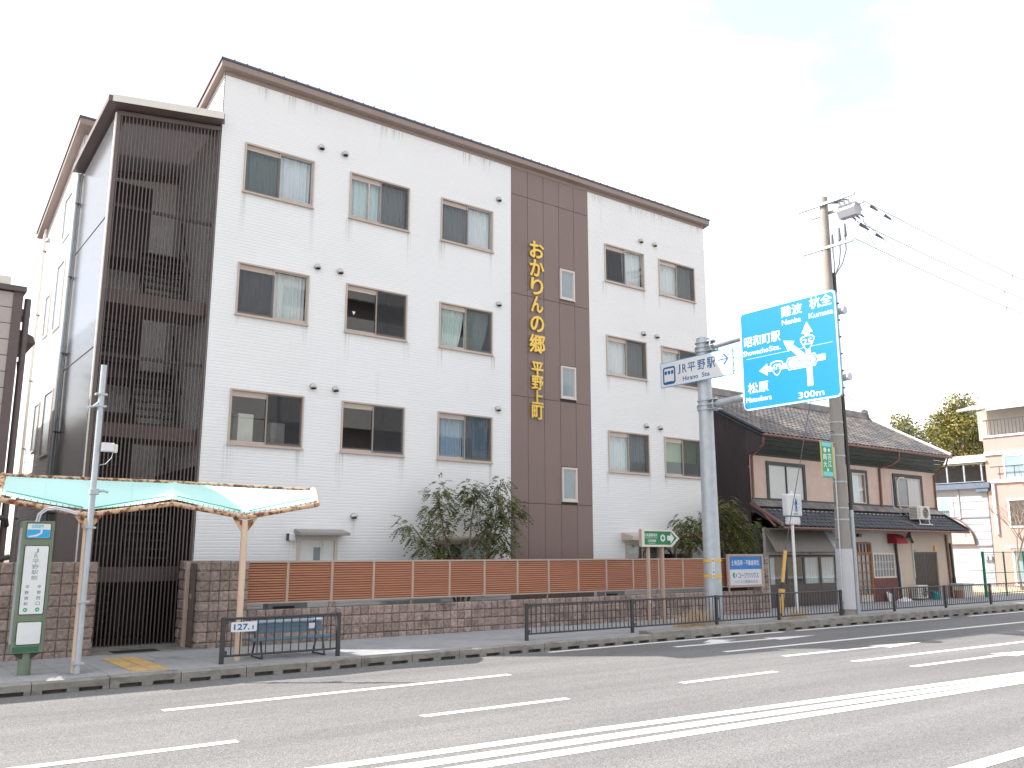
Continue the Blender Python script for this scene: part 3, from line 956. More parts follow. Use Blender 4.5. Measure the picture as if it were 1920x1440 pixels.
# ---- ground floor: white door with canopy, wall lamps, windows behind the fence
d = box('door', 'whitepaint', B, 8.56, 9.44, FY + 0.02, FY + 0.06, 0.2, 2.30)
box('door_glass', 'frosted', d, 8.92, 9.09, FY + 0.012, FY + 0.0195, 1.45, 2.14)
cyl('door_handle', 'steel', d, (9.36, FY + 0.0, 1.2), (9.36, FY + 0.0, 1.4), 0.012)
df = MB().box(8.48, 8.56, FY - 0.02, FY + 0.08, 0.1, 2.38).box(9.44, 9.52, FY - 0.02, FY + 0.08, 0.1, 2.38).box(8.56, 9.44, FY - 0.02, FY + 0.08, 2.30, 2.38)
df.build('door_frame', 'frame_lt', d)
MB().prism([(8.40, FY, 2.56), (8.40, FY - 0.42, 2.47), (8.40, FY - 0.42, 2.41), (8.40, FY, 2.41)], (1.24, 0, 0)).build('door_canopy', 'canopygrey', B, fix=True)
for x, z in ((8.30, 2.37), (13.96, 2.45)):
    l = box('wall_lamp', 'darkmetal', B, x - 0.08, x - 0.05, FY - 0.10, FY, z - 0.08, z + 0.08)
    box('lamp_cover', 'signwhite', l, x - 0.049, x + 0.09, FY - 0.13, FY - 0.01, z - 0.08, z + 0.08, 0.01)
wg = sliding_window(12.26, 14.02, 1.15, 2.29, dark='', cur=(None, CG), gather=(0, -0.35), vent=False)
MB().prism([(12.18, FY, 2.44), (12.18, FY - 0.30, 2.38), (12.18, FY - 0.30, 2.33), (12.18, FY, 2.33)], (1.92, 0, 0)).build('window_canopy', 'frame', B, fix=True)
wg = sliding_window(19.05, 20.50, 1.0, 2.30, dark='', cur=(CW, None), gather=(0.45, 0), vent=False)
wg = sliding_window(20.56, 22.02, 1.0, 2.30, dark='', cur=(None, None), vent=False)
box('mullion_post', 'frame', B, 20.50, 20.56, FY - 0.02, FY + 0.08, 1.0, 2.30)
MB().prism([(18.90, FY, 2.62), (18.90, FY - 0.5, 2.50), (18.90, FY - 0.5, 2.38), (18.90, FY, 2.38)], (3.24, 0, 0)).build('window_canopy', 'frame', B, fix=True)
box('plinth', 'concrete', B, X0, X1, FY - 0.035, FY + 0.02, 0.02, 0.42)

# ------------------------------------------------------------------ open stair wing with a grille of brown bars
GY = 19.66
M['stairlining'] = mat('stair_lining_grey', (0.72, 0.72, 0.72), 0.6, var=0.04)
SX0, SX1 = 3.84, 6.11
sroof = lambda x, y: 11.83 + 0.135 * (x - 3.6) - 0.10 * (y - 19.4)
slat_me = MB().box(0, 0.023, 0, 0.022, 0, 1).mesh('grille_bar', M['stairbrown'])
nb = 28
for i in range(nb):
    x = SX0 + 0.10 + (SX1 - SX0 - 0.14) * i / (nb - 1)
    zt = sroof(x, GY) - 0.26
    o = inst(slat_me, 'grille_bar', B, (x - 0.0115, GY - 0.012, 0.10))
    o.scale = (1, 1, zt - 0.10)
box('corner_post', 'stairbrown', B, SX0 - 0.02, SX0 + 0.07, GY - 0.03, GY + 0.09, 0.02, 11.56)
box('corner_post', 'stairbrown', B, SX1 - 0.02, SX1 + 0.02, GY - 0.02, GY + 0.07, 0.02, 11.84)
MB().prism([(SX0, GY - 0.035, sroof(SX0, GY) - 0.29), (SX1, GY - 0.035, sroof(SX1, GY) - 0.29), (SX1, GY - 0.035, sroof(SX1, GY) - 0.19), (SX0, GY - 0.035, sroof(SX0, GY) - 0.19)], (0, 0.1, 0)).build('grille_head', 'stairbrown', B, fix=True)
for z in (6.15, 9.50):
    box('grille_rail', 'stairdark', B, SX0 + 0.07, SX1 - 0.03, GY + 0.031, GY + 0.07, z - 0.035, z + 0.035)
# side wall of dark glossy metal, finely ribbed
sw = MB()
y = GY + 0.04
while y < 23.0:
    y2 = min(y + 0.11, 23.0)
    for (a, b, xa, xb) in ((y, y + 0.07, 3.815, 3.815), (y + 0.07, y + 0.08, 3.815, 3.823), (y + 0.08, y2 - 0.01, 3.823, 3.823), (y2 - 0.01, y2, 3.823, 3.815)):
        if b <= a: continue
        sw.quad((xa, a, 0.05), (xa, a, sroof(3.82, a) - 0.19), (xb, b, sroof(3.82, b) - 0.19), (xb, b, 0.05))
    y = y2
sw.build('side_wall', 'sidemetal', B)
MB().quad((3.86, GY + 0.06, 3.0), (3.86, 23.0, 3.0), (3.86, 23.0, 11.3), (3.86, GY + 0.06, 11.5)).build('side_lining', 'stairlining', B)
MB().quad((3.86, GY + 0.06, 0.05), (3.86, 23.0, 0.05), (3.86, 23.0, 3.0), (3.86, GY + 0.06, 3.0)).build('side_lining', 'stairdark', B)  # lower lining dark: shade near the gate put into the colour
box('corner_trim', 'cream', B, 3.802, 3.83, GY - 0.035, GY + 0.04, 0.05, 11.6)
for z in (3.4, 6.3, 9.2):
    box('siding_seam', 'stairdark', B, 3.805, 3.826, GY + 0.05, 22.98, z - 0.012, z + 0.012)
# dark sheets that paint in the shade at gate level
MB().quad((3.87, 22.99, 0.05), (X0 - 0.02, 22.99, 0.05), (X0 - 0.02, 22.99, 3.2), (3.87, 22.99, 3.2)).build('gate_shade_sheet', 'stairdark', B)
MB().quad((X0 - 0.02, GY + 0.06, 0.05), (X0 - 0.02, 22.99, 0.05), (X0 - 0.02, 22.99, 3.9), (X0 - 0.02, GY + 0.06, 3.9)).build('gate_shade_sheet', 'stairdark', B)
# landings, floors, flights
for z in (1.72, 4.72, 7.62):
    box('landing', 'stairbrown', B, 3.90, 6.08, GY + 0.12, 20.9, z - 0.30, z)
for z in (3.30, 6.30, 9.25):
    box('floor_slab', 'stairdark', B, 3.90, 6.08, 21.9, 23.0, z - 0.22, z)
def flight(x0, x1, ya, za, yb, zb):
    st = MB(); n = 8
    for k in range(n):
        t0, t1 = k / n, (k + 1) / n
        yl, yh = ya + (yb - ya) * t0, ya + (yb - ya) * t1
        z = za + (zb - za) * t1
        st.box(x0, x1, min(yl, yh), max(yl, yh) + 0.02, z - 0.04, z)
    o = st.build('steps', 'stairdark', B)
    for x in (x0 - 0.03, x1):
        MB().prism([(x, ya, za - 0.12), (x, yb, zb - 0.12), (x, yb, zb + 0.14), (x, ya, za + 0.14)], (0.03, 0, 0)).build('stringer', 'stairdark', o, fix=True)
    tube('handrail', 'stairdark', o, [(x1 + 0.02, ya, za + 0.95), (x1 + 0.02, yb, zb + 0.95)], 0.02)
    hb = MB()
    for k in (0, 3, 6):
        t = (k + 0.5) / 7
        hb.cyl((x1 + 0.02, ya + (yb - ya) * t, za + (zb - za) * t), (x1 + 0.02, ya + (yb - ya) * t, za + (zb - za) * t + 0.95), 0.012, n=6)
    hb.build('handrail_bars', 'stairdark', o)
for i, z in enumerate((0.15, 3.30, 6.30)):
    mid = (1.72, 4.72, 7.62)[i]
    flight(4.02, 4.92, 21.9, z, 20.9, mid)
    flight(5.08, 5.98, 20.9, mid, 21.9, (3.30, 6.30, 9.25)[i])
for z in (0.15, 3.30, 6.30, 9.25):
    dd = box('stair_door', 'stairdark', B, 4.60, 5.45, 22.93, 22.985, z, z + 2.05)
    box('door_frame', 'stairbrown', dd, 4.54, 5.51, 22.955, 22.984, z, z + 2.11)
# stair roof: thin sloping slab with white front flashing and brown soffit
def roof_piece(name, m, xa, xb, ya, yb, th=0.14, parent=None):
    P = [(xa, ya), (xb, ya), (xb, yb), (xa, yb)]
    top = [(x, y, sroof(x, y)) for x, y in P]
    bot = [(x, y, sroof(x, y) - th) for x, y in P]
    return MB().add(top + bot, [(0, 1, 2, 3), (7, 6, 5, 4), (0, 4, 5, 1), (1, 5, 6, 2), (2, 6, 7, 3), (3, 7, 4, 0)]).build(name, m, parent or B)
XE = X0 - 0.03
sr = roof_piece('stair_roof', 'stairbrown', 3.58, XE, 19.36, 19.60)
XE = X0 + 0.05
roof_piece('stair_roof', 'stairbrown', 3.58, XE, 19.60, 20.2)
roof_piece('stair_roof', 'stairbrown', 3.58, 4.1, 20.2, 23.0)
roof_piece('stair_roof', 'stairbrown', 4.1, XE, 22.85, 23.0)
M['daylight_sheet'] = mat('smoky_translucent_sheet', (0.26, 0.25, 0.25), 0.5, var=0.04, trans=0.6)
roof_piece('added_daylight_sheet', 'daylight_sheet', 4.1, XE, 20.2, 22.85, 0.012)  # translucent sheet added to bring daylight into the stair shaft
MB().add([(3.66, 19.345, sroof(3.66, 19.35) - 0.145), (X0 - 0.05, 19.345, sroof(X0, 19.35) - 0.15), (X0 - 0.05, 19.345, sroof(X0, 19.35) + 0.03), (3.66, 19.345, sroof(3.66, 19.35) + 0.015),
          (3.66, 19.40, sroof(3.66, 19.35) + 0.03), (X0 - 0.05, 19.40, sroof(X0, 19.35) + 0.045)],
         [(0, 1, 2, 3), (3, 2, 5, 4)]).build('front_flashing', 'cream', B)
# downpipes on the left side
for (yy, zt, m) in ((22.93, 11.3, 'galv'), (23.08, 11.35, 'cream'), (27.35, 11.2, 'cream')):
    dp = tube('downpipe', m, B, [(3.74, yy, zt), (3.72, yy, zt - 0.3), (3.72, yy, 0.1)], 0.045)
    for k in range(6):
        box('pipe_clip', 'darkmetal', dp, 3.70, 3.80, yy - 0.05, yy + 0.05, 1.0 + 1.9 * k, 1.025 + 1.9 * k)
# tall windows in the left side wall
for (ya, yb, za, zb) in ((23.75, 24.75, 10.0, 11.2), (23.9, 24.9, 7.6, 9.4), (23.75, 24.9, 4.35, 6.0), (25.6, 26.3, 7.7, 8.9), (25.6, 26.3, 4.6, 5.9)):
    w = MB().box(3.75, 3.80, ya, yb, za, za + 0.05).box(3.75, 3.80, ya, yb, zb - 0.05, zb).box(3.75, 3.80, ya, ya + 0.05, za + 0.05, zb - 0.05).box(3.75, 3.80, yb - 0.05, yb, za + 0.05, zb - 0.05)
    win = w.build('side_window', 'frame_lt', B)
    box('pane', 'frosted', win, 3.772, 3.784, ya + 0.05, yb - 0.05, za + 0.05, zb - 0.05)
vv = inst(vmesh, 'vent_cap', B, (3.785, 26.9, 10.7), (0, 0, R(-90)))
# ------------------------------------------------------------------ block walls and louvre fence
def block_mesh(seed, w=0.2, h=0.2, d=0.16):
    rnd = random.Random(seed)
    g = 0.0045
    xs = [g, 0.03, w / 2, w - 0.03, w - g]
    zs_ = [g, 0.03, h / 2, h - 0.03, h - g]
    vs, fs = [], []
    for j, z in enumerate(zs_):
        for i, x in enumerate(xs):
            e = i in (0, 4) or j in (0, 4)
            y = 0.010 if e else -0.010 + rnd.uniform(-0.011, 0.009)
            vs.append((x + (0 if e else rnd.uniform(-.006, .006)), y, z + (0 if e else rnd.uniform(-.006, .006))))
    for j in range(4):
        for i in range(4):
            a = j * 5 + i
            fs.append((a, a + 1, a + 6, a + 5))
    n = len(vs)
    vs += [(g, d, g), (w - g, d, g), (w - g, d, h - g), (g, d, h - g)]
    fs += [(0, 5, 10, 15, 20, n + 3, n), (4, n + 1, n + 2, 24, 19, 14, 9), (20, 21, 22, 23, 24, n + 2, n + 3), (0, n, n + 1, 4, 3, 2, 1)]
    return MB().add(vs, fs).mesh('block', M['block'])
BLK = [block_mesh(k) for k in range(8)]

def block_wall(T, x0, ncol, rows, y, z0=0.05, toph=None, limit=300):
    """nearest blocks as parts, the rest as one joined part"""
    cells = [(x0 + 0.2 * i, z0 + 0.2 * j) for i in range(ncol) for j in range(rows)]
    cells.sort(key=lambda c: c[0])
    rest = MB()
    for k, (x, z) in enumerate(cells):
        me = BLK[random.randrange(8)]
        if k < limit:
            inst(me, 'block', T, (x, y + random.uniform(-0.004, 0.004), z))
        else:
            rest.add([(v.co.x + x, v.co.y + y, v.co.z + z) for v in me.vertices], [tuple(p.vertices) for p in me.polygons])
    if rest.v:
        tag(rest.build('far_blocks', 'block', T), kind='stuff')

# wall left of the gate (behind the bus stop)
WY = 18.2
wl_ = thing('block_wall', 'tall brown split-face block wall behind the green bus stop sign', 'wall', (1.0, WY, 0.1))
block_wall(wl_, -3.67, 38, 9, WY, 0.05)
box('mortar_core', 'mortar', wl_, -3.67, 3.925, WY + 0.012, WY + 0.2, 0.02, 1.843)
# end face of that wall towards the gate
for j in range(9):
    inst(BLK[j % 8], 'block', wl_, (3.93, WY + 0.005, 0.05 + 0.2 * j), (0, 0, R(90)))
# pillar wall right of the gate with return towards the building
wp_ = thing('block_pillar', 'tall brown split-face block pillar wall between the gate and the louvre fence', 'wall', (6.3, WY, 0.1))
block_wall(wp_, 5.86, 5, 9, WY, 0.05)
box('mortar_core', 'mortar', wp_, 5.875, 6.855, WY + 0.012, WY + 1.38, 0.02, 1.843)
for i in range(7):
    for j in range(9):
        inst(BLK[(i * 3 + j) % 8], 'block', wp_, (5.86, WY + 0.205 + 0.2 * i, 0.05 + 0.2 * j), (0, 0, R(-90)))
# gate leaf folded at the right of the opening
gp = thing('gate_post', 'beige gate post with a dark latch beside the block pillar', 'gate', (5.80, 18.72, 0.14))
box('post', 'fframe', gp, 5.72, 5.80, 18.68, 18.76, 0.14, 1.82, 0.006)
box('leaf', 'stairbrown', gp, 5.81, 5.835, 18.40, 18.67, 0.18, 1.80)
box('latch', 'steel', gp, 5.79, 5.832, 18.52, 18.60, 1.10, 1.20)
# low wall under the fence
lw = thing('low_block_wall', 'low brown split-face block wall carrying the terracotta louvre fence', 'wall', (15, WY, 0.1))
block_wall(lw, 6.86, 82, 4, WY + 0.004, 0.05)
box('mortar_core', 'mortar', lw, 6.86, 23.26, WY + 0.016, WY + 0.2, 0.02, 0.846)
# right end pillar
rp = thing('block_pillar', 'brown block pillar at the right end of the louvre fence, beside the blue and white billboard', 'wall', (23.7, WY, 0.1))
block_wall(rp, 23.27, 4, 9, WY, 0.05)
box('mortar_core', 'mortar', rp, 23.28, 24.06, WY + 0.012, WY + 0.4, 0.02, 1.843)
for i in range(2):
    for j in range(9):
        inst(BLK[(i * 3 + j) % 8], 'block', rp, (24.075, WY + 0.005 + 0.2 * i, 0.05 + 0.2 * j), (0, 0, R(90)))

# louvre fence
M['slat_shade'] = mat('louvre_gap_shade', (0.105, 0.040, 0.022), 0.7, var=0.1)  # dark backing colour paints the shade between the slats
fe = thing('louvre_fence', 'terracotta horizontal louvre fence in beige frames on the low block wall', 'fence', (15, WY + 0.1, 0.85))
FX0, FX1, NP = 6.70, 23.16, 16
pwid = (FX1 - FX0) / NP
slat_m = MB().prism([(0, -0.024, 0), (0, -0.018, 0.034), (0, 0.014, 0.042), (0, 0.012, 0.006)], (pwid - 0.055, 0, 0)).mesh('louvre_slat', M['slat'])
yf = WY + 0.07
for p in range(NP):
    xa = FX0 + pwid * p
    for k in range(15):
        inst(slat_m, 'louvre_slat', fe, (xa + 0.0275, yf, 1.015 + 0.0525 * k))
    fb = MB().box(xa + 0.0275, xa + pwid - 0.0275, yf + 0.02, yf + 0.024, 1.0, 1.81)
    fb.build('backing_sheet', 'slat_shade', fe)
for p in range(NP + 1):
    xa = FX0 + pwid * p
    box('mullion', 'fframe', fe, xa - 0.028, xa + 0.028, yf - 0.03, yf + 0.03, 1.0, 1.805)
    if p % 2 == 0:
        box('post', 'fframe', fe, xa - 0.02, xa + 0.02, yf + 0.031, yf + 0.07, 0.80, 1.80)
box('top_rail', 'fframe', fe, FX0 - 0.03, FX1 + 0.03, yf - 0.035, yf + 0.035, 1.806, 1.848)
box('bottom_rail', 'fframe', fe, FX0 - 0.03, FX1 + 0.03, yf - 0.035, yf + 0.035, 0.965, 0.999)
# things glimpsed through the gap below the fence
for x, y_, w, h, n_ in ((8.0, 18.95, 0.9, 0.95, 0), (11.2, 18.95, 1.5, 0.9, 1), (17.8, 18.95, 0.8, 0.95, 2)):
    t = thing('air_conditioner', ['grey outdoor unit glimpsed under the fence left of the white door', 'grey outdoor unit glimpsed under the fence below the ash tree', 'grey outdoor unit glimpsed under the fence behind the green arrow sign'][n_], 'air conditioner', (x, y_, 0.1), group='outdoor units behind the louvre fence')
    box('casing', 'galv', t, x - w / 2, x + w / 2, y_ - 0.15, y_ + 0.15, 0.16, h)
    box('grille', 'railgrey', t, x - w / 2 + 0.1, x + w / 2 - 0.3, y_ - 0.16, y_ - 0.151, 0.3, h - 0.08)

# billboard on the fence
bb = thing('billboard', 'blue and white advertising billboard in a beige frame on the right end of the fence', 'billboard', (22.75, 18.08, 0.9))
bx0, bx1, bz0, bz1, by = 21.90, 23.64, 0.955, 1.965, 18.10
fr = MB().box(bx0, bx1, by - 0.04, by + 0.03, bz1 - 0.07, bz1).box(bx0, bx1, by - 0.04, by + 0.03, bz0, bz0 + 0.07)
fr.box(bx0, bx0 + 0.08, by - 0.039, by + 0.03, bz0 + 0.07, bz1 - 0.07).box(bx1 - 0.08, bx1, by - 0.039, by + 0.03, bz0 + 0.07, bz1 - 0.07)
fr.box(bx0 + 0.05, bx0 + 0.10, by - 0.0, by + 0.03, 0.80, bz0).box(bx1 - 0.10, bx1 - 0.05, by, by + 0.03, 0.80, bz0)
fr.build('frame', 'fframe', bb)
box('white_sheet', 'signwhite', bb, bx0 + 0.08, bx1 - 0.08, by - 0.012, by, bz0 + 0.07, 1.50)
box('blue_sheet', 'midblue', bb, bx0 + 0.08, bx1 - 0.08, by - 0.014, by, 1.50, bz1 - 0.07)
text('lettering', '土地活用・不動産再生', 'signwhite', bb, (22.77, by - 0.014, 1.70), (1, 0, 0), 1.36, 0.16, 0.003, 0.02)
text('lettering', 'コージツハウス', 'inkblue', bb, (22.90, by - 0.012, 1.315), (1, 0, 0), 0.98, 0.17, 0.003, 0.008)
text('lettering', 'ハウス工業株式会社', 'inkgrey', bb, (22.78, by - 0.012, 1.12), (1, 0, 0), 1.15, 0.10, 0.003, 0.0)
flat('logo', 'inkgreen', bb, circ(0, 0, 0.085, 10, 90, 300) + [(0.0, -0.03), (0.02, 0.03)], (22.22, by - 0.012, 1.325), (1, 0, 0), 0.003)
flat('logo', 'midblue', bb, circ(0.03, 0.0, 0.06, 8, -80, 70), (22.24, by - 0.0125, 1.32), (1, 0, 0), 0.003)
# ------------------------------------------------------------------ bus shelter
PZ = 0.14
sh = thing('bus_shelter', 'bus shelter with a teal fabric canopy on a rusty cream pipe frame', 'bus shelter', (4.5, 15.8, PZ))
CY, RYb = 15.80, 16.95
col1, col2 = 3.20, 5.83
for cx in (col1, col2):
    cyl('post', 'creampipe', sh, (cx, CY + 0.02, PZ), (cx, CY + 0.02, 2.58), 0.058, n=14)
    for dx in (-1, 1):
        MB().prism([(cx + dx * 0.05, CY + 0.01, 2.38), (cx + dx * 0.05, CY + 0.01, 2.60), (cx + dx * 0.24, CY + 0.01, 2.66)], (0, 0.02, 0)).build('bracket', 'rust', sh, fix=True)
FN = [(1.91, 2.83), (col1, 2.63), (4.53, 2.85), (col2, 2.65), (7.22, 2.92)]
RN = [(2.06, 3.30), (3.32, 3.30), (4.86, 3.31), (6.2, 3.29), (7.62, 3.28)]
tube('front_beam', 'rust', sh, [(x, CY, z) for x, z in FN], 0.044, 10)
tube('rear_beam', 'rust', sh, [(x, RYb, z) for x, z in RN], 0.034, 8)
for i in (0, 4):
    a, b = FN[i], RN[i]
    pts = []
    for k in range(7):
        t = k / 6
        pts.append((a[0] + (b[0] - a[0]) * t, CY + (RYb - CY) * t, a[1] + (b[1] - a[1]) * t + 0.10 * math.sin(math.pi * t)))
    tube('end_beam', 'rust' if i == 0 else 'creampipe', sh, pts, 0.05, 8)
for i in (1, 2, 3):
    a, b = FN[i], RN[i]
    tube('cross_beam', 'rust', sh, [(a[0], CY, a[1] + 0.03), (b[0], RYb, b[1] - 0.02)], 0.035, 8)
# membrane: one taut saddle per bay
for i in range(4):
    nu, nv = 12, 8
    vs, fs = [], []
    for v in range(nv + 1):
        tv = v / nv
        for u in range(nu + 1):
            tu = u / nu
            fx = FN[i][0] + (FN[i + 1][0] - FN[i][0]) * tu
            fz = FN[i][1] + (FN[i + 1][1] - FN[i][1]) * tu + 0.085 - 0.02 * math.sin(math.pi * tu)
            rx = RN[i][0] + (RN[i + 1][0] - RN[i][0]) * tu
            rz = RN[i][1] + (RN[i + 1][1] - RN[i][1]) * tu - 0.02
            e0 = 0.06 if (i == 0 and u == 0) else 0
            arch = 0.10 * math.sin(math.pi * tv)
            sag = -0.05 * math.sin(math.pi * tu) * math.sin(math.pi * tv)
            ridge = 0.06 * (tu if i in (1,) else (1 - tu) if i == 2 else 0) * math.sin(math.pi * min(1, tv * 1.3))
            vs.append((fx + (rx - fx) * tv, CY + 0.03 + (RYb - 0.05 - CY) * tv, fz + (rz - fz) * tv + arch + sag + ridge))
    for v in range(nv):
        for u in range(nu):
            a = v * (nu + 1) + u
            fs.append((a, a + 1, a + nu + 2, a + nu + 1))
    MB().add(vs, fs).build('canopy_fabric', 'membrane', sh, smooth=True)
    seam = [(vs[v * (nu + 1) + nu // 2][0], vs[v * (nu + 1) + nu // 2][1], vs[v * (nu + 1) + nu // 2][2] + 0.002) for v in range(nv + 1)]
    tube('fabric_seam', 'membrane', sh, seam, 0.007, 5)
    # hem rope close to the front edge
    hem = []
    for u in range(9):
        tu = 0.06 + 0.88 * u / 8
        fx = FN[i][0] + (FN[i + 1][0] - FN[i][0]) * tu
        fz = FN[i][1] + (FN[i + 1][1] - FN[i][1]) * tu + 0.105 + 0.05 * ((1 - tu) if i in (0, 2) else tu)
        hem.append((fx, CY + 0.055, fz))
    tube('hem_seam', 'inkgreen', sh, hem, 0.008, 5)
    lace = MB()
    for u in range(14):
        tu = (u + 0.5) / 14
        fx = FN[i][0] + (FN[i + 1][0] - FN[i][0]) * tu
        fz = FN[i][1] + (FN[i + 1][1] - FN[i][1]) * tu
        lace.cyl((fx, CY - 0.02, fz + 0.045), (fx + 0.03, CY + 0.03, fz + 0.09), 0.006, n=4)
        rx = RN[i][0] + (RN[i + 1][0] - RN[i][0]) * tu
        rz = RN[i][1] + (RN[i + 1][1] - RN[i][1]) * tu
        lace.cyl((rx, RYb - 0.06, rz + 0.0), (rx + 0.03, RYb - 0.03, rz - 0.03), 0.007, n=4)
    tag(lace.build('lacing', 'darkmetal', sh), kind='stuff')

# pale conduit arching over from the shelter to the bus stop sign
cd = thing('conduit', 'pale grey conduit pair arching from the shelter beam to the bus stop sign', 'conduit', (2.5, 15.7, 2.5))
for k in range(2):
    tube('pipe', 'wirelt', cd, [(2.44 + 0.035 * k, 15.78, 2.50), (2.46 + 0.035 * k, 15.77, 2.62), (2.55 + 0.03 * k, 15.76, 2.71 - 0.02 * k), (2.70, 15.75, 2.735 - 0.025 * k), (2.86, 15.74, 2.70 - 0.025 * k), (3.02, 15.735, 2.655 - 0.025 * k)], 0.014, 8)

# ------------------------------------------------------------------ bus stop sign
bs = thing('bus_stop_sign', 'green bus stop sign cabinet with white panels on a round post', 'bus stop', (2.51, 15.98, PZ))
cyl('post', 'greenpaint', bs, (2.51, 16.0, PZ), (2.51, 16.0, 0.52), 0.095, n=20)
sx0, sx1, sy0, sy1, sz0, sz1 = 2.28, 2.735, 15.86, 16.16, 0.485, 2.52
MB().prism([(2.42, 15.92, 0.40), (2.60, 15.92, 0.40), (2.70, 15.92, 0.484), (2.32, 15.92, 0.484)], (0, 0.18, 0)).build('collar', 'darkmetal', bs, fix=True)
box('cabinet', 'greenpaint', bs, sx0, sx1, sy0, sy1, sz0, sz1, 0.012)
box('side_glass', 'galv', bs, sx0 - 0.006, sx0, sy0 + 0.05, sy1 - 0.04, 0.62, 2.40)
box('edge_strip', 'greenpaint', bs, sx1 - 0.065, sx1 - 0.055, sy0 - 0.006, sy0, sz0 + 0.02, sz1 - 0.02)
box('edge_strip', 'greendk', bs, 2.30, 2.66, sy0 - 0.004, sy0 + 0.001, 0.505, 0.585)
xc = 2.505
for (za, zb, m) in ((2.245, 2.475, 'signwhite2'), (1.075, 2.125, 'signwhite2'), (0.62, 0.955, 'signwhite2')):
    w_, h_ = 0.335, zb - za
    o = flat('panel', m, bs, rrect(w_, h_, 0.02), (xc, sy0 - 0.001, (za + zb) / 2), (1, 0, 0), 0.006)
    ring('panel_frame', 'darkmetal', o, rrect(w_ + 0.02, h_ + 0.02, 0.026), rrect(w_ - 0.002, h_ - 0.002, 0.02), (xc, sy0 - 0.001, (za + zb) / 2), (1, 0, 0), 0.009)
F = sy0 - 0.0075
flat('print', 'skyblue', bs, [(-0.162, -0.11), (0.162, -0.11), (0.162, 0.02), (-0.162, 0.02)], (xc, F, 2.36), (1, 0, 0), 0.001)
flat('print', 'aqua', bs, rrect(0.17, 0.05, 0.01), (xc - 0.02, F, 2.43), (1, 0, 0), 0.001)
flat('print', 'signwhite', bs, [(-0.13, -0.10), (-0.02, -0.085), (0.05, -0.04), (0.055, 0.06), (0.03, 0.06), (0.02, -0.03), (-0.05, -0.065), (-0.14, -0.08)], (xc, F - 0.001, 2.36), (1, 0, 0), 0.001)
text('print', '市バス', 'signwhite', bs, (xc - 0.03, F - 0.001, 2.43), (1, 0, 0), 0.14, 0.035, 0.001, 0.01)
for ch, z, m in (('J', 2.05, 'inkgrey'), ('R', 1.97, 'inkgrey'), ('平', 1.885, 'inkgrey'), ('野', 1.80, 'inkgrey'), ('駅', 1.715, 'inkgrey'), ('筋', 1.63, 'inkgrey')):
    text('lettering', ch, m, bs, (xc, F, z), (1, 0, 0), 0.055 if ch in 'JR' else 0.095, 0.068, 0.001, 0.012)
for x, s in ((-0.085, '平野宮前'), (0.085, '平野西口')):
    for k, ch in enumerate(s):
        text('lettering', ch, 'inkdark', bs, (xc + x, F, 1.49 - 0.085 * k), (1, 0, 0), 0.055, 0.05, 0.001, 0.012)
    flat('print', 'inkgreen', bs, circ(0, 0, 0.031, 16), (xc + x, F, 1.142), (1, 0, 0), 0.001)
    sg = 1 if x > 0 else -1
    flat('print', 'signwhite', bs, [(-0.018 * sg, 0.005), (0.002 * sg, 0.005), (0.002 * sg, 0.016), (0.02 * sg, 0), (0.002 * sg, -0.016), (0.002 * sg, -0.005), (-0.018 * sg, -0.005)], (xc + x, F - 0.001, 1.142), (1, 0, 0), 0.001)

# ------------------------------------------------------------------ slim grey pole strapped to the left shelter post
gpz = thing('utility_conduit_pole', 'slim grey steel pole with a small white box, strapped to the left shelter post', 'pole', (3.24, 15.7, PZ))
cyl('pole', 'galv', gpz, (3.215, 15.70, PZ), (3.215, 15.70, 5.12), 0.047, n=16)
for z in (0.30, 1.25, 2.42, 4.42, 4.62):
    MB().box(3.12, 3.30, 15.64, 15.76, z - 0.015, z + 0.015).build('strap', 'galv', gpz)
box('junction_box', 'signwhite', gpz, 3.27, 3.47, 15.60, 15.70, 3.665, 3.81, 0.01)
box('junction_lid', 'cream', gpz, 3.472, 3.52, 15.605, 15.695, 3.655, 3.79, 0.008)
tube('bracket_arm', 'galv', gpz, [(3.20, 15.70, 4.50), (3.10, 15.66, 4.40), (3.02, 15.64, 4.38)], 0.02)
tube('stub_lamp', 'galv', gpz, [(3.26, 15.69, 3.00), (3.36, 15.66, 3.02), (3.44, 15.65, 3.0)], 0.022)
box('clamp', 'galv', gpz, 3.16, 3.30, 15.64, 15.76, 2.95, 3.05, 0.008)
tube('wire', 'wirelt', gpz, [(3.46, 15.65, 3.66), (3.44, 15.65, 3.56), (3.36, 15.66, 3.46), (3.28, 15.68, 3.44)], 0.006, 5)

# ------------------------------------------------------------------ guard rails along the kerb
bal = MB().cyl((0, 0, 0), (0, 0, 0.60), 0.011, n=6).mesh('baluster', M['railgrey'])
def guard(label, posts, y, step, plate=False):
    T = thing('guard_fence', label, 'guard fence', ((posts[0] + posts[-1]) / 2, y, PZ), group='charcoal guard fences along the kerb')
    for x in posts:
        box('post', 'railgrey', T, x - 0.035, x + 0.035, y - 0.035, y + 0.035, PZ - 0.05, 0.925, 0.008)
    for a, b in zip(posts[:-1], posts[1:]):
        t_ = MB().tube([(a + 0.03, y, 0.895), (b - 0.03, y, 0.895)], 0.022, 8)
        t_.build('top_rail', 'railgrey', T)
        MB().tube([(a + 0.03, y, 0.275), (b - 0.03, y, 0.275)], 0.020, 8).build('bottom_rail', 'railgrey', T)
        for z in (0.33, 0.84):
            box('rail_bracket', 'railgrey', T, a + 0.03, a + 0.08, y - 0.03, y + 0.03, z - 0.03, z + 0.03)
        n = round((b - a) / step)
        for k in range(1, n):
            inst(bal, 'baluster', T, (a + (b - a) * k / n, y, 0.285))
    return T
GA = guard('short charcoal guard fence in front of the blue bench, with the 127.1 plate', [5.43, 7.60], 15.48, 0.155)
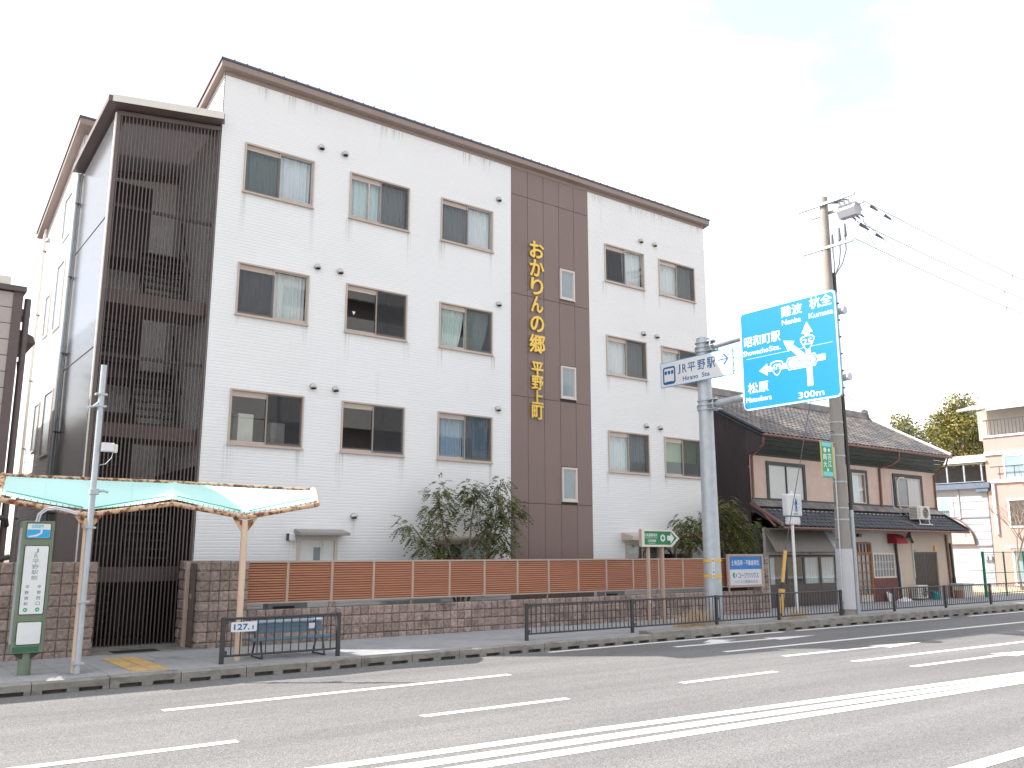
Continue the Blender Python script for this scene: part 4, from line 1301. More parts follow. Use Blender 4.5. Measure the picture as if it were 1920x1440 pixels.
kp = thing('kilometre_plate', 'small white kilometre plate reading 127.1 on the short guard fence', 'sign', (5.78, 15.44, 0.75))
flat('plate', 'signwhite', kp, rrect(0.46, 0.165, 0.02), (5.785, 15.455, 0.752), (1, 0, 0), 0.006)
text('lettering', '127.', 'inkblue', kp, (5.745, 15.4485, 0.752), (1, 0, 0), 0.27, 0.095, 0.001, 0.05)
text('lettering', '1', 'inkblue', kp, (5.945, 15.4485, 0.737), (1, 0, 0), 0.024, 0.068, 0.001, 0.0)
GB = guard('long charcoal guard fence running along the kerb to the right edge', [12.15, 15.35, 18.4, 21.0, 24.0, 26.9, 30.1, 33.3, 36.4, 39.5, 42.6, 45.7], 15.62, 0.135)

# ------------------------------------------------------------------ blue bench
bn = thing('bench', 'blue painted bench with a slatted backrest behind the short guard fence', 'bench', (6.85, 15.95, PZ))
bx0, bx1 = 6.06, 7.66
for k, (y, z) in enumerate(((15.78, 0.475), (15.89, 0.485), (16.0, 0.48), (16.11, 0.47))):
    box('seat_slat', 'bench', bn, bx0, bx1, y - 0.048, y + 0.048, z - 0.02, z + 0.015, 0.006)
for k, (y, z) in enumerate(((16.19, 0.60), (16.22, 0.69))):
    box('back_slat', 'bench', bn, bx0 + 0.06, bx1 - 0.06, y - 0.012, y + 0.012, z - 0.05, z + 0.035, 0.005)
box('top_slat', 'benchlt', bn, bx0 + 0.06, bx1 - 0.06, 16.16, 16.30, 0.745, 0.78, 0.006)
box('label_plate', 'signwhite', bn, 7.32, 7.45, 16.17, 16.178, 0.60, 0.70)
for x in (6.25, 7.45):
    for y0_, y1_ in ((15.84, 15.72), (16.10, 16.24)):
        tube('leg', 'darkmetal', bn, [(x, y0_, 0.46), (x, y1_, PZ)], 0.018, 6)
    tube('foot_bar', 'darkmetal', bn, [(x, 15.72, PZ + 0.015), (x, 16.24, PZ + 0.015)], 0.014, 6)
    tube('back_support', 'darkmetal', bn, [(x, 16.10, 0.46), (x, 16.24, 0.76)], 0.018, 6)

# ------------------------------------------------------------------ green evacuation sign
ev = thing('evacuation_sign', 'green and white arrow-shaped evacuation sign on two beige posts', 'sign', (17.5, 16.8, PZ))
eo = [(-0.56, -0.23), (0.56, -0.23), (0.86, 0.0), (0.56, 0.235), (-0.56, 0.235)]
ei = [(-0.49, -0.175), (0.53, -0.175), (0.765, 0.0), (0.53, 0.18), (-0.49, 0.18)]
EO = (17.51, 16.80, 2.395)
flat('plate', 'signgreen', ev, ei, (17.51, 16.812, 2.395), (1, 0, 0), 0.006)
ring('border', 'cream', ev, eo, ei, (17.51, 16.82, 2.395), (1, 0, 0), 0.035)
MB().prism([(17.51 + a, 16.821, 2.395 + b) for a, b in eo], (0, 0.10, 0)).build('casing', 'fframe', ev, fix=True)
for x in (17.22, 17.76):
    box('post', 'fframe', ev, x - 0.035, x + 0.035, 16.83, 16.90, PZ, 2.17)
text('lettering', '広域避難場所', 'signwhite', ev, (17.28, 16.805, 2.475), (1, 0, 0), 0.50, 0.085, 0.002, 0.01)
text('lettering', 'Evacuation Area', 'signwhite', ev, (17.28, 16.805, 2.405), (1, 0, 0), 0.50, 0.03, 0.002)
text('lettering', '百済貨物駅', 'signwhite', ev, (17.32, 16.805, 2.325), (1, 0, 0), 0.32, 0.07, 0.002, 0.012)
text('lettering', 'Kudara', 'signwhite', ev, (17.32, 16.805, 2.262), (1, 0, 0), 0.22, 0.028, 0.002)
flat('print', 'signwhite', ev, circ(0, 0, 0.095, 18), (17.74, 16.806, 2.40), (1, 0, 0), 0.002)
flat('print', 'signgreen', ev, [(-.06, -.018), (-.018, -.018), (-.018, -.06), (.018, -.06), (.018, -.018), (.06, -.018), (.06, .018), (.018, .018), (.018, .06), (-.018, .06), (-.018, .018), (-.06, .018)], (17.74, 16.803, 2.40), (1, 0, 0), 0.002)
flat('print', 'signwhite', ev, [(-.13, -.065), (0.0, -.065), (0.0, -.15), (.145, 0), (0.0, .15), (0.0, .065), (-.13, .065)], (18.04, 16.806, 2.40), (1, 0, 0), 0.002)
flat('sticker', 'signwhite', ev, rrect(0.04, 0.13, 0.005), (17.22, 16.829, 0.78), (1, 0, 0), 0.001)

# ------------------------------------------------------------------ overhead direction sign
gs = thing('direction_sign', 'big blue road direction sign and a small station sign on a tall grey steel pole', 'road sign', (18.95, 16.18, PZ))
cyl('pole', 'galv', gs, (18.97, 16.18, PZ), (18.97, 16.18, 7.98), 0.245, 0.185, n=28)
cyl('pole_cap', 'galv', gs, (18.97, 16.18, 7.98), (18.97, 16.18, 8.03), 0.195, 0.12, n=28)
for z in (7.72, 6.06):
    tube('arm', 'galv', gs, [(18.97, 16.42, z - 0.03), (18.97, 15.9, z), (18.97, 14.6, z + 0.06), (18.97, 11.72, z + 0.12)], [0.10, 0.10, 0.095, 0.085], 16)
    for dz in (-0.13, 0.0, 0.13):
        MB().tube([(18.97, 16.18, z + dz - 0.012), (18.97, 16.18, z + dz + 0.012)], 0.235, 20).build('flange', 'galv', gs)
        box('clamp_plate', 'galv', gs, 18.80, 19.14, 15.72, 15.98, z + dz - 0.012, z + dz + 0.012)
    ringp = [(18.97 + 0.17 * math.cos(R(a)), 15.80, z + 0.17 * math.sin(R(a))) for a in range(0, 361, 30)]
    tube('clamp_ring', 'galv', gs, ringp, 0.022, 6)
    cyl('arm_cap', 'galv', gs, (18.97, 11.72, z + 0.12), (18.97, 11.68, z + 0.12), 0.10, n=16)
U = (0, -1, 0)                         # reading direction on faces turned to -x
SX = 18.80
cy_, cz_, W_, H_ = 13.26, 7.03, 2.94, 2.70
rr = rrect(W_, H_, 0.14)
flat('plate', 'signblue', gs, rr, (SX, cy_, cz_), U, 0.02)
MB().prism([(SX + 0.0005, cy_ - a, cz_ + b) for a, b in rr], (0.03, 0, 0)).build('plate_back', 'galv', gs, fix=True)
FX = SX - 0.0205
ring('white_border', 'signwhite', gs, rrect(W_ - 0.03, H_ - 0.03, 0.13), rrect(W_ - 0.11, H_ - 0.11, 0.10), (FX, cy_, cz_), U, 0.002)
def sg(uv, pts, m='signwhite', dd=0.002, off=0.0):
    return flat('sign_print', m, gs, pts, (FX - off, cy_ - uv[0], cz_ + uv[1]), U, dd)
def st(body, u, v, w, h, m='signwhite', bold=0.022, off=0.0):
    return text('sign_lettering', body, m, gs, (FX - off, cy_ - u, cz_ + v), U, w, h, 0.003, bold)
# u,v measured on the plate (centre origin, metres)
st('難波', 0.19, 1.08, 0.62, 0.27, bold=0.018); st('Nanba', 0.17, 0.80, 0.56, 0.13, bold=0.03)
st('杭全', 1.04, 1.12, 0.63, 0.29, bold=0.02); st('Kumata', 1.03, 0.81, 0.68, 0.13, bold=0.03)
st('昭和町駅', -0.765, 0.50, 1.14, 0.275, bold=0.018); st('Showacho', -0.98, 0.20, 0.80, 0.13, bold=0.03); st('Sta.', -0.37, 0.20, 0.36, 0.13, bold=0.03)
st('松原', -0.965, -0.755, 0.64, 0.28, bold=0.02); st('Matsubara', -0.96, -1.06, 0.80, 0.13, bold=0.03)
st('300m', 0.61, -1.155, 0.72, 0.155, bold=0.03)
# arrows
sg((0.0, 0.0), [(0.53, -0.95), (0.69, -0.95), (0.69, -0.40), (0.53, -0.40)])
sg((0.0, 0.0), [(0.535, -0.12), (0.675, -0.12), (0.675, 0.40), (0.77, 0.40), (0.605, 0.69), (0.44, 0.40), (0.535, 0.40)])
sg((0.0, 0.0), [(-0.90, -0.335), (-0.64, -0.175), (-0.64, -0.26), (-0.05, -0.26), (-0.05, -0.40), (-0.64, -0.40), (-0.64, -0.50)])
sg((0.0, 0.0), [(0.86, -0.37), (1.075, -0.37), (1.075, -0.21), (0.86, -0.21)])
sg((0.0, 0.0), [(-0.11, 0.33), (0.02, 0.02), (0.075, 0.085), (0.30, -0.16), (0.52, -0.13), (0.17, 0.185), (0.225, 0.26)])
def onigiri(u, v, s, txt, asp=1.0):
    o = [(0.0, -1.0), (0.30, -0.82), (0.62, -0.30), (0.92, 0.30), (0.94, 0.62), (0.74, 0.84), (0.0, 0.97), (-0.74, 0.84), (-0.94, 0.62), (-0.92, 0.30), (-0.62, -0.30), (-0.30, -0.82)]
    o = [(a * asp, b) for a, b in o]
    sg((u, v), [(a * s, b * s) for a, b in o], 'signblue', 0.002, 0.0025)
    ring('sign_print', 'signwhite', gs, [(a * s, b * s) for a, b in o], [(a * s * 0.84, b * s * 0.84) for a, b in o], (FX - 0.0045, cy_ - u, cz_ + v), U, 0.002)
    st(txt, u, v + 0.14 * s, 1.2 * s * asp, 0.72 * s, bold=0.03, off=0.005)
onigiri(0.60, 0.145, 0.205, '25', 1.08)
onigiri(-0.35, -0.345, 0.205, '479', 1.05)
hx = [(-0.40, 0.0), (-0.33, 0.115), (0.33, 0.115), (0.40, 0.0), (0.33, -0.115), (-0.33, -0.115)]
hx2 = [(-0.485, 0.0), (-0.39, 0.165), (0.39, 0.165), (0.485, 0.0), (0.39, -0.165), (-0.39, -0.165)]
sg((0.40, -0.305), hx2, 'signblue', 0.002, 0.0025)
ring('sign_print', 'signwhite', gs, hx2, [(a * 0.94, b * 0.86) for a, b in hx2], (FX - 0.0045, cy_ - 0.40, cz_ - 0.305), U, 0.002)
sg((0.40, -0.305), [(a * 1.03, b * 1.03) for a, b in hx], 'signwhite', 0.002, 0.0045)
st('内環状線', 0.40, -0.305, 0.60, 0.15, 'midblue', 0.0, off=0.0065)
box('plate_seam', 'signwhite', gs, FX - 0.0012, FX + 0.002, cy_ - 1.30, cy_ + 1.30, cz_ + 0.035, cz_ + 0.043)
bl = MB()
for k in range(6):
    bl.cyl((SX + 0.02, cy_ - W_ / 2 - 0.02, 5.9 + 0.42 * k), (SX + 0.05, cy_ - W_ / 2 - 0.02, 5.9 + 0.42 * k), 0.022, n=6)
bl.build('edge_bolts', 'darkmetal', gs)
# small station sign
sy_, szc, sw_, shh = 16.23, 7.09, 2.65, 0.735
SXs = 18.66
MB().prism([(SXs, sy_ - a, szc + b) for a, b in rrect(sw_, shh, 0.03)], (0.03, 0, 0)).build('station_plate', 'galv', gs, fix=True)
flat('station_face', 'signwhite', gs, rrect(sw_ - 0.01, shh - 0.01, 0.03), (SXs, sy_, szc), U, 0.002)
ring('station_border', 'skyblue', gs, rrect(sw_, shh, 0.035), rrect(sw_ - 0.035, shh - 0.035, 0.03), (SXs - 0.0005, sy_, szc), U, 0.003)
def s2(u, v, pts, m, off=0.003): return flat('station_print', m, gs, pts, (SXs - off, sy_ - u, szc + v), U, 0.002)
s2(-0.99, -0.035, rrect(0.48, 0.52, 0.08), 'inkblue'); s2(-0.99, -0.03, rrect(0.38, 0.40, 0.04), 'signwhite', 0.0055)
for k in (-0.125, 0.0, 0.125):
    s2(-0.99 + k, 0.05, rrect(0.095, 0.10, 0.005), 'inkblue', 0.008)
s2(-0.99, -0.245, [(-0.14, -0.05), (0.14, -0.05), (0.14, 0.03), (-0.14, 0.03)], 'inkblue', 0.0055)
for ch, u, w, hh in (('J', -0.605, 0.10, 0.27), ('R', -0.40, 0.15, 0.24), ('平', -0.14, 0.28, 0.25), ('野', 0.225, 0.28, 0.28), ('駅', 0.575, 0.29, 0.30)):
    text('station_lettering', ch, 'inkblue', gs, (SXs - 0.003, sy_ - u, szc + 0.085), U, w, hh, 0.003, 0.012)
text('station_lettering', 'Hirano', 'inkblue', gs, (SXs - 0.003, sy_ + 0.19, szc - 0.21), U, 0.56, 0.125, 0.003, 0.02)
text('station_lettering', 'Sta', 'inkblue', gs, (SXs - 0.003, sy_ - 0.37, szc - 0.205), U, 0.28, 0.125, 0.003, 0.02)
s2(1.0, 0.10, [(-0.19, 0.018), (0.10, 0.018), (-0.03, 0.15), (0.05, 0.15), (0.19, 0.0), (0.05, -0.15), (-0.03, -0.15), (0.10, -0.018), (-0.19, -0.018)], 'inkblue')
sb_ = MB()
for k in range(4):
    sb_.cyl((SXs + 0.0, sy_ - sw_ / 2 - 0.015, szc - 0.27 + 0.18 * k), (SXs + 0.03, sy_ - sw_ / 2 - 0.015, szc - 0.27 + 0.18 * k), 0.014, n=6)
sb_.build('edge_bolts', 'darkmetal', gs)
# yellow bands and notice strip on the pole
for z in (1.40, 1.80):
    MB().tube([(18.97, 16.18, z - 0.04), (18.97, 16.18, z + 0.04)], 0.2425, 24, cap=False).build('yellow_band', 'yellowtape', gs)
ang = R(-135)
for k, ch in enumerate('国土交通省'):
    text('pole_lettering', ch, 'inkdark', gs, (18.97 - 0.17, 16.18 - 0.178, 1.80 - 0.10 * k), (0.72, -0.70, 0), 0.055, 0.06, 0.002, 0.008)
flat('notice_strip', 'signwhite', gs, rrect(0.08, 0.52, 0.004), (18.97 - 0.168, 16.18 - 0.175, 1.60), (0.72, -0.70, 0), 0.001)

# ------------------------------------------------------------------ illuminated box sign on a white pole
ws = thing('box_sign', 'white box sign with a blue figure on a slim white pole', 'sign', (22.95, 16.42, PZ))
cyl('pole', 'whitepaint', ws, (22.97, 16.42, PZ), (22.97, 16.42, 2.95), 0.045, n=12)
box('sign_box', 'signwhite', ws, 22.66, 23.40, 16.33, 16.53, 3.10, 3.76, 0.03)
box('lower_box', 'signwhite', ws, 22.72, 23.30, 16.34, 16.50, 2.84, 3.07, 0.03)
cyl('top_lamp', 'signwhite', ws, (23.03, 16.43, 3.76), (23.03, 16.43, 3.86), 0.06, 0.03, n=12)
fig = [(-0.02, 0.20), (0.03, 0.20), (0.045, 0.14), (0.08, 0.09), (0.10, 0.0), (0.07, 0.0), (0.055, 0.05), (0.04, 0.03), (0.06, -0.10), (0.05, -0.24), (0.02, -0.24), (0.005, -0.08), (-0.02, -0.24), (-0.05, -0.24), (-0.035, -0.08), (-0.03, 0.03), (-0.07, -0.02), (-0.09, 0.0), (-0.05, 0.09), (-0.02, 0.13)]
flat('print', 'inkblue', ws, [(a * 0.9, b * 0.9) for a, b in fig], (23.08, 16.329, 3.44), (1, 0, 0), 0.002)
for k in range(10):
    a = R(36 * k + 10)
    flat('print', 'aqua', ws, [(0.13 * math.cos(a), 0.15 * math.sin(a)), (0.19 * math.cos(a + 0.2), 0.22 * math.sin(a + 0.2)), (0.18 * math.cos(a - 0.15), 0.20 * math.sin(a - 0.15))], (23.08, 16.329, 3.44), (1, 0, 0), 0.002)
text('print', '避難所', 'skyblue', ws, (23.06, 16.329, 3.165), (1, 0, 0), 0.22, 0.06, 0.002)

# ------------------------------------------------------------------ utility pole with transformer
up_ = thing('utility_pole', 'tall concrete utility pole with crossarms and a grey transformer', 'utility pole', (24.35, 15.66, PZ))
def pc(z): return (24.35 + 0.021 * z, 15.66, z)
cyl('pole', 'poleconc', up_, pc(PZ), pc(13.5), 0.235, 0.125, n=24)
cyl('wrap', 'polewrap', up_, pc(0.35), pc(2.12), 0.262, 0.250, n=24)
for z in (3.0, 3.35, 4.15, 4.95, 5.6, 6.0, 7.0):
    MB().tube([pc(z - 0.02), pc(z + 0.02)], 0.245 - 0.007 * z, 20).build('steel_band', 'galv', up_)
stp = MB()
for k in range(18):
    z = 2.4 + 0.55 * k
    if z > 11: break
    s = 1 if k % 2 else -1
    c = pc(z)
    stp.cyl((c[0] + s * 0.1, c[1], z), (c[0] + s * 0.36, c[1] - 0.02, z), 0.011, n=5)
stp.build('step_bolts', 'darkmetal', up_)
tube('riser_pipe', 'galv', up_, [(24.72, 15.52, PZ), (24.72, 15.52, 3.3)], 0.065, 12)
tube('riser_cable', 'darkmetal', up_, [(24.72, 15.52, 3.3), (24.70, 15.50, 4.6), (24.68, 15.50, 6.5), (24.70, 15.52, 9.0), (24.72, 15.52, 10.9)], 0.055, 8)
tube('side_pipe', 'wirelt', up_, [(24.08, 15.60, 0.6), (24.12, 15.60, 3.0), (24.15, 15.60, 5.2)], 0.022, 6)
for (z, y0_, y1_, dx) in ((13.22, 16.55, 14.45, -0.15), (13.0, 16.25, 14.35, 0.18), (11.72, 16.5, 14.62, -0.14)):
    box('crossarm', 'galv', up_, 24.62 + dx - 0.04, 24.62 + dx + 0.04, y1_, y0_, z - 0.04, z + 0.04)
# transformer: hexagonal body on its side
th = [(0.24, 0.0), (0.12, 0.21), (-0.12, 0.21), (-0.24, 0.0), (-0.12, -0.21), (0.12, -0.21)]
tr = MB().prism([(24.78 + a, 14.55, 12.83 + b) for a, b in th], (0, 0.62, 0)).build('transformer', 'trafo', up_, fix=True)
for k in range(3):
    cyl('bushing', 'cream', tr, (24.60, 14.72 + 0.16 * k, 13.0), (24.52, 14.72 + 0.16 * k, 13.12), 0.04, 0.03, n=8)
    cyl('bushing', 'insul', tr, (24.92, 14.6 + 0.14 * k, 12.68), (25.02, 14.5 + 0.14 * k, 12.56), 0.035, 0.02, n=8)
    tube('jumper', 'insul', tr, [(24.50, 14.74 + 0.16 * k, 13.10), (24.45, 14.9 + 0.2 * k, 13.16), (24.48, 15.1 + 0.25 * k, 13.2)], 0.028, 6)
for k, (y_, zt) in enumerate(((15.42, 12.15), (15.16, 12.30), (14.95, 12.38))):
    cyl('cable_head', 'insul', up_, (24.6, y_, zt - 0.42), (24.6, y_, zt), 0.055, 0.03, n=8)
    tube('cable_tail', 'wire', up_, [(24.6, y_, zt - 0.42), (24.6, y_ + 0.01, 11.5), (24.63, y_ + 0.12 * k * 0.8, 11.1), (24.68, 15.5, 10.75)], 0.02, 6)
tube('arm_brace', 'galv', up_, [(24.48, 16.2, 11.68), (24.55, 15.75, 11.1)], 0.014, 5)
# insulators and line wires towards the right
lines = [((24.85, 14.40, 13.05), 0), ((24.85, 14.75, 12.50), 1), ((24.55, 14.62, 11.78), 2)]
for (p, k) in lines:
    for q in range(2 if k < 2 else 0):
        cyl('strain_insulator', 'insul', up_, (p[0] + 0.35 + 0.8 * q, p[1], p[2] - 0.07 - 0.12 * q), (p[0] + 0.8 + 0.8 * q, p[1], p[2] - 0.14 - 0.12 * q), 0.06, 0.03, n=8)
    w = thing('power_line', ['upper', 'middle', 'lower'][k] + ' of the three power lines running right from the utility pole', 'wire', p, group='power lines to the right')
    pts = []
    for i in range(25):
        t = i / 24
        X = p[0] + 40 * t
        pts.append((X, p[1] - 0.3 * t, p[2] - 0.3 * t - 2.6 * t * (1 - t)))
    tube('cable', 'wire', w, pts, 0.012, 5)
    sp = MB()
    for i in (6, 14):
        sp.cyl(pts[i], (pts[i][0], pts[i][1], pts[i][2] - 0.16), 0.014, n=4)
    sp.build('clip', 'wire', w)
jl = MB()
jl.tube([(25.0, 14.55, 12.56), (25.3, 14.5, 11.9), (25.6, 14.5, 11.65), (26.0, 14.5, 11.75), (26.1, 14.5, 12.3)], 0.009, 5)
jl.tube([(25.05, 14.7, 12.6), (25.6, 14.5, 12.2), (26.4, 14.45, 11.9), (27.3, 14.42, 12.0), (27.6, 14.4, 12.7)], 0.009, 5)
jl.build('jumper_loops', 'wire', up_)
fwire = thing('service_wire', 'faint service wire dropping behind the blue sign towards the trees', 'wire', (24.6, 15.66, 6.5))
tube('cable', 'wire', fwire, [(24.6, 15.7, 7.1), (33, 19, 7.25), (45, 24, 8.0), (60, 31, 9.6)], 0.012, 5)
# shop banner on the pole
bn2 = thing('street_banner', 'green and yellow vertical street banner hanging on the utility pole', 'banner', (23.75, 15.6, 4.3))
flat('cloth', 'inkgreen', bn2, [(-0.33, -0.54), (0.33, -0.54), (0.33, 0.54), (-0.33, 0.54)], (23.76, 15.60, 4.80), (1, 0, 0), 0.006)
for s in (-1, 1):
    flat('edge', 'yellowtape', bn2, [(-0.03, -0.54), (0.03, -0.54), (0.03, 0.54), (-0.03, 0.54)], (23.76 + s * 0.31, 15.594, 4.80), (1, 0, 0), 0.003)
flat('print', 'aqua', bn2, rrect(0.50, 0.13, 0.02), (23.76, 15.593, 4.36), (1, 0, 0), 0.002)
flat('print', 'aqua', bn2, rrect(0.50, 0.12, 0.02), (23.76, 15.593, 5.26), (1, 0, 0), 0.002)
for ch, x_, z_ in (('大', 23.64, 4.65), ('江', 23.88, 4.68), ('商', 23.64, 4.88), ('店', 23.88, 4.90)):
    text('lettering', ch, 'signwhite', bn2, (x_, 15.593, z_), (1, 0, 0), 0.19, 0.19, 0.003, 0.02)
flat('print', 'signwhite', bn2, circ(0, 0, 0.075, 14), (23.66, 15.593, 5.09), (1, 0, 0), 0.002)
flat('print', 'signwhite', bn2, circ(0, 0, 0.055, 14), (23.87, 15.593, 5.09), (1, 0, 0), 0.002)
flat('print', 'signwhite', bn2, circ(0, 0, 0.05, 14), (23.76, 15.593, 4.48), (1, 0, 0), 0.002)
for z in (5.35, 4.25):
    tube('rod', 'galv', bn2, [(23.40, 15.615, z), (24.3, 15.63, z)], 0.012, 6)
# orange guy-wire covers
gw = thing('guy_wire', 'guy wire in an orange plastic cover, leaning beside the white sign pole', 'guy wire', (21.63, 16.0, PZ))
tube('cable', 'wire', gw, [(21.62, 16.05, PZ), (22.05, 16.05, 2.1), (24.45, 15.75, 9.6)], 0.012, 5)
tube('cover', 'guycover', gw, [(21.63, 16.05, 0.18), (21.70, 16.05, 0.55), (21.78, 16.05, 0.98)], [0.085, 0.085, 0.095], 10)
tube('cover', 'guycover', gw, [(21.83, 16.05, 1.17), (22.04, 16.05, 2.06)], [0.05, 0.055], 10)
tube('sleeve', 'darkmetal', gw, [(21.78, 16.05, 0.98), (21.83, 16.05, 1.17)], 0.05, 8)
# ------------------------------------------------------------------ old two-storey house with tiled roofs
M['tile'] = mat('smoked_roof_tile', (0.135, 0.130, 0.132), 0.42, var=0.25, scale=5, rand=0.30, stain=((0.36, 0.30, 0.255), 1.3, 0.46, 0.70, (1, 1, 1)))
M['tile_dk'] = mat('dark_roof_tile', (0.050, 0.054, 0.068), 0.38, var=0.2, scale=5, rand=0.2)
M['pinkwall'] = mat('pink_house_siding', (0.58, 0.435, 0.365), 0.7, var=0.08, scale=2.5, stain=((0.36, 0.24, 0.19), 1.6, 0.60, 0.85, (1.5, 1.5, 0.4)))
M['darkside'] = mat('dark_corrugated_wall', (0.062, 0.046, 0.048), 0.45, metal=0.2, var=0.12, scale=2, stretch=(1, 1, 0.3))
M['eavegreen'] = mat('blackish_green_boards', (0.045, 0.056, 0.051), 0.6, var=0.25, scale=4, stain=((0.075, 0.13, 0.095), 3.0, 0.62, 0.75, (0.5, 1, 1)))
M['copper'] = mat('red_brown_gutter', (0.195, 0.090, 0.072), 0.5, var=0.12, scale=4)
M['plaster'] = mat('aged_plaster', (0.50, 0.46, 0.42), 0.85, var=0.08, scale=3, stain=((0.30, 0.26, 0.23), 1.8, 0.58, 0.85, (1, 1, 0.6)))
M['beigewall'] = mat('beige_render', (0.52, 0.42, 0.33), 0.8, var=0.06, scale=2, stain=((0.36, 0.28, 0.22), 1.5, 0.60, 0.85, (1, 1, 0.5)))
M['corr'] = mat('grey_corrugated_sheet', (0.17, 0.155, 0.135), 0.6, metal=0.2, var=0.2, scale=3, stretch=(5, 1, 1))
M['corr_lt'] = mat('clear_corrugated_sheet', (0.36, 0.37, 0.39), 0.4, var=0.15, scale=3, stretch=(5, 1, 1))
M['darkdoor'] = mat('dark_bronze_door', (0.062, 0.050, 0.043), 0.4, var=0.10, scale=2)
M['wood'] = mat('worn_orange_wood', (0.30, 0.125, 0.045), 0.6, var=0.2, scale=6, stretch=(4, 4, 0.5))
M['redboard'] = mat('maroon_boards', (0.155, 0.052, 0.043), 0.65, var=0.15, scale=5)
M['redcloth'] = mat('red_awning_cloth', (0.30, 0.018, 0.03), 0.7, var=0.08, trans=0.2)
M['paperglass'] = mat('white_window_sheet', (0.52, 0.53, 0.52), 0.2, var=0.05, scale=1)
M['acwhite'] = mat('air_conditioner_cream', (0.62, 0.59, 0.54), 0.5, var=0.05)
HX0, HX1 = 25.60, 38.45
GYh, UYh = 19.42, 19.95
Hs = thing('old_house', 'old two-storey house with dark tiled roofs and pink upper wall', 'house', (32, 19.5, PZ))
RS = 0.545
RY0, RZ0 = 19.25, 6.16                     # upper eave line
RIDGE_Y = 23.15
rz = lambda y: RZ0 + RS * (y - RY0)
# walls
ribwall('upper_wall', 'pinkwall', Hs, sorted([HX0, HX1, 26.52, 28.85, 31.80, 33.03, 34.96, 37.29]), [3.40, 3.81, 5.28, 5.62],
        lambda x, z: 3.81 < z < 5.28 and (26.52 < x < 28.85 or 31.80 < x < 33.03 or 34.96 < x < 37.29), UYh, pitch=0.15, d=0.006, lap=0.86)
# left side wall, vertical corrugation, gable shape
lwm = MB()
y = GYh + 0.55
def gab(yy): return rz(yy) - 0.10 if yy < RIDGE_Y else rz(RIDGE_Y) - 0.10 - RS * (yy - RIDGE_Y)
while y < 27.0:
    y2 = y + 0.075
    for a, b, xa, xb in ((y, y + 0.045, HX0 - 0.012, HX0 - 0.012), (y + 0.045, y + 0.0525, HX0 - 0.012, HX0), (y + 0.0525, y2 - 0.0075, HX0, HX0), (y2 - 0.0075, y2, HX0, HX0 - 0.012)):
        lwm.quad((xa, a, 0.1), (xa, a, gab(a)), (xb, b, gab(b)), (xb, b, 0.1))
    y = y2
lwm.build('side_wall', 'darkside', Hs)
# side wall wing that closes the eave at the left
MB().prism([(HX0 - 0.02, 19.40, 5.62), (HX0 - 0.02, 19.27, 6.02), (HX0 - 0.02, UYh + 0.1, 6.45), (HX0 - 0.02, UYh + 0.1, 5.40)], (0.06, 0, 0)).build('eave_end', 'darkside', Hs, fix=True)
MB().prism([(HX1, UYh, 0.1), (HX1, 27.0, 0.1), (HX1, 27.0, gab(27.0)), (HX1, RIDGE_Y, gab(RIDGE_Y)), (HX1, UYh, gab(UYh))], (0.05, 0, 0)).build('side_wall', 'beigewall', Hs, fix=True)
MB().quad((HX0, 27, 0.1), (HX0, 27, 6.0), (HX1, 27, 6.0), (HX1, 27, 0.1)).build('rear_wall', 'plaster', Hs)
# coved eave in horizontal boards
prof = [(UYh - 0.003, 5.44), (UYh - 0.06, 5.54), (19.74, 5.66), (19.60, 5.80), (19.48, 5.95), (19.42, 6.10)]
for k in range(5):
    (ya, za), (yb, zb) = prof[k], prof[k + 1]
    n_ = Vector((0, za - zb, yb - ya)).normalized() * 0.02
    MB().prism([(HX0 + 0.04, ya, za + 0.006), (HX0 + 0.04, yb, zb - 0.006), (HX0 + 0.04, yb + 0.02, zb + 0.006), (HX0 + 0.04, ya + 0.02, za + 0.016)], (HX1 - HX0 + 0.12, 0, 0)).build('eave_board', 'eavegreen', Hs, fix=True)
# roof deck
MB().prism([(HX0 - 0.15, RY0, RZ0 - 0.03), (HX0 - 0.15, RIDGE_Y, rz(RIDGE_Y) - 0.03), (HX0 - 0.15, 27.4, rz(RIDGE_Y) - 0.03 - RS * (27.4 - RIDGE_Y)), (HX0 - 0.15, 27.4, rz(RIDGE_Y) - 0.11 - RS * (27.4 - RIDGE_Y)), (HX0 - 0.15, RIDGE_Y, rz(RIDGE_Y) - 0.11), (HX0 - 0.15, RY0, RZ0 - 0.09)], (HX1 - HX0 + 0.45, 0, 0)).build('roof_deck', 'tile_dk', Hs, fix=True)
# one S-shaped tile, laid along local x (width) and y (up the slope)
TW, TL = 0.272, 0.245
def tile_mesh(m, slope):
    n = 8
    ux = Vector((1, 0, 0)); uy = Vector((0, 1, slope)).normalized(); un = uy.cross(Vector((-1, 0, 0)))
    un = Vector((0, -slope, 1)).normalized()
    vs, fs = [], []
    def hgt(s):
        return 0.028 * math.sin(2 * math.pi * (s - 0.08)) + 0.012 * math.sin(4 * math.pi * s)
    for (t, lift) in ((0.0, 0.052), (1.0, 0.020)):
        for i in range(n + 1):
            s = i / n
            vs.append(ux * (s * (TW + 0.012)) + uy * (t * TL * 1.16) + un * (hgt(s) + lift))
    for i in range(n + 1):
        s = i / n
        vs.append(ux * (s * (TW + 0.012)) + un * (hgt(s) + 0.022))
    for i in range(n):
        fs.append((i, i + 1, n + 2 + i, n + 1 + i))
        fs.append((2 * (n + 1) + i, 2 * (n + 1) + i + 1, i + 1, i))
    return MB().add(vs, fs).mesh('roof_tile', M[m], smooth=True), vs, fs
tileA, tvA, tfA = tile_mesh('tile', RS)
LRS = 0.62
LY0, LZ0 = 18.78, 2.92                     # lower eave
lrz = lambda y: LZ0 + LRS * (y - LY0)
tileB, tvB, tfB = tile_mesh('tile_dk', LRS)
cells = []
ca = math.sqrt(1 + RS * RS)
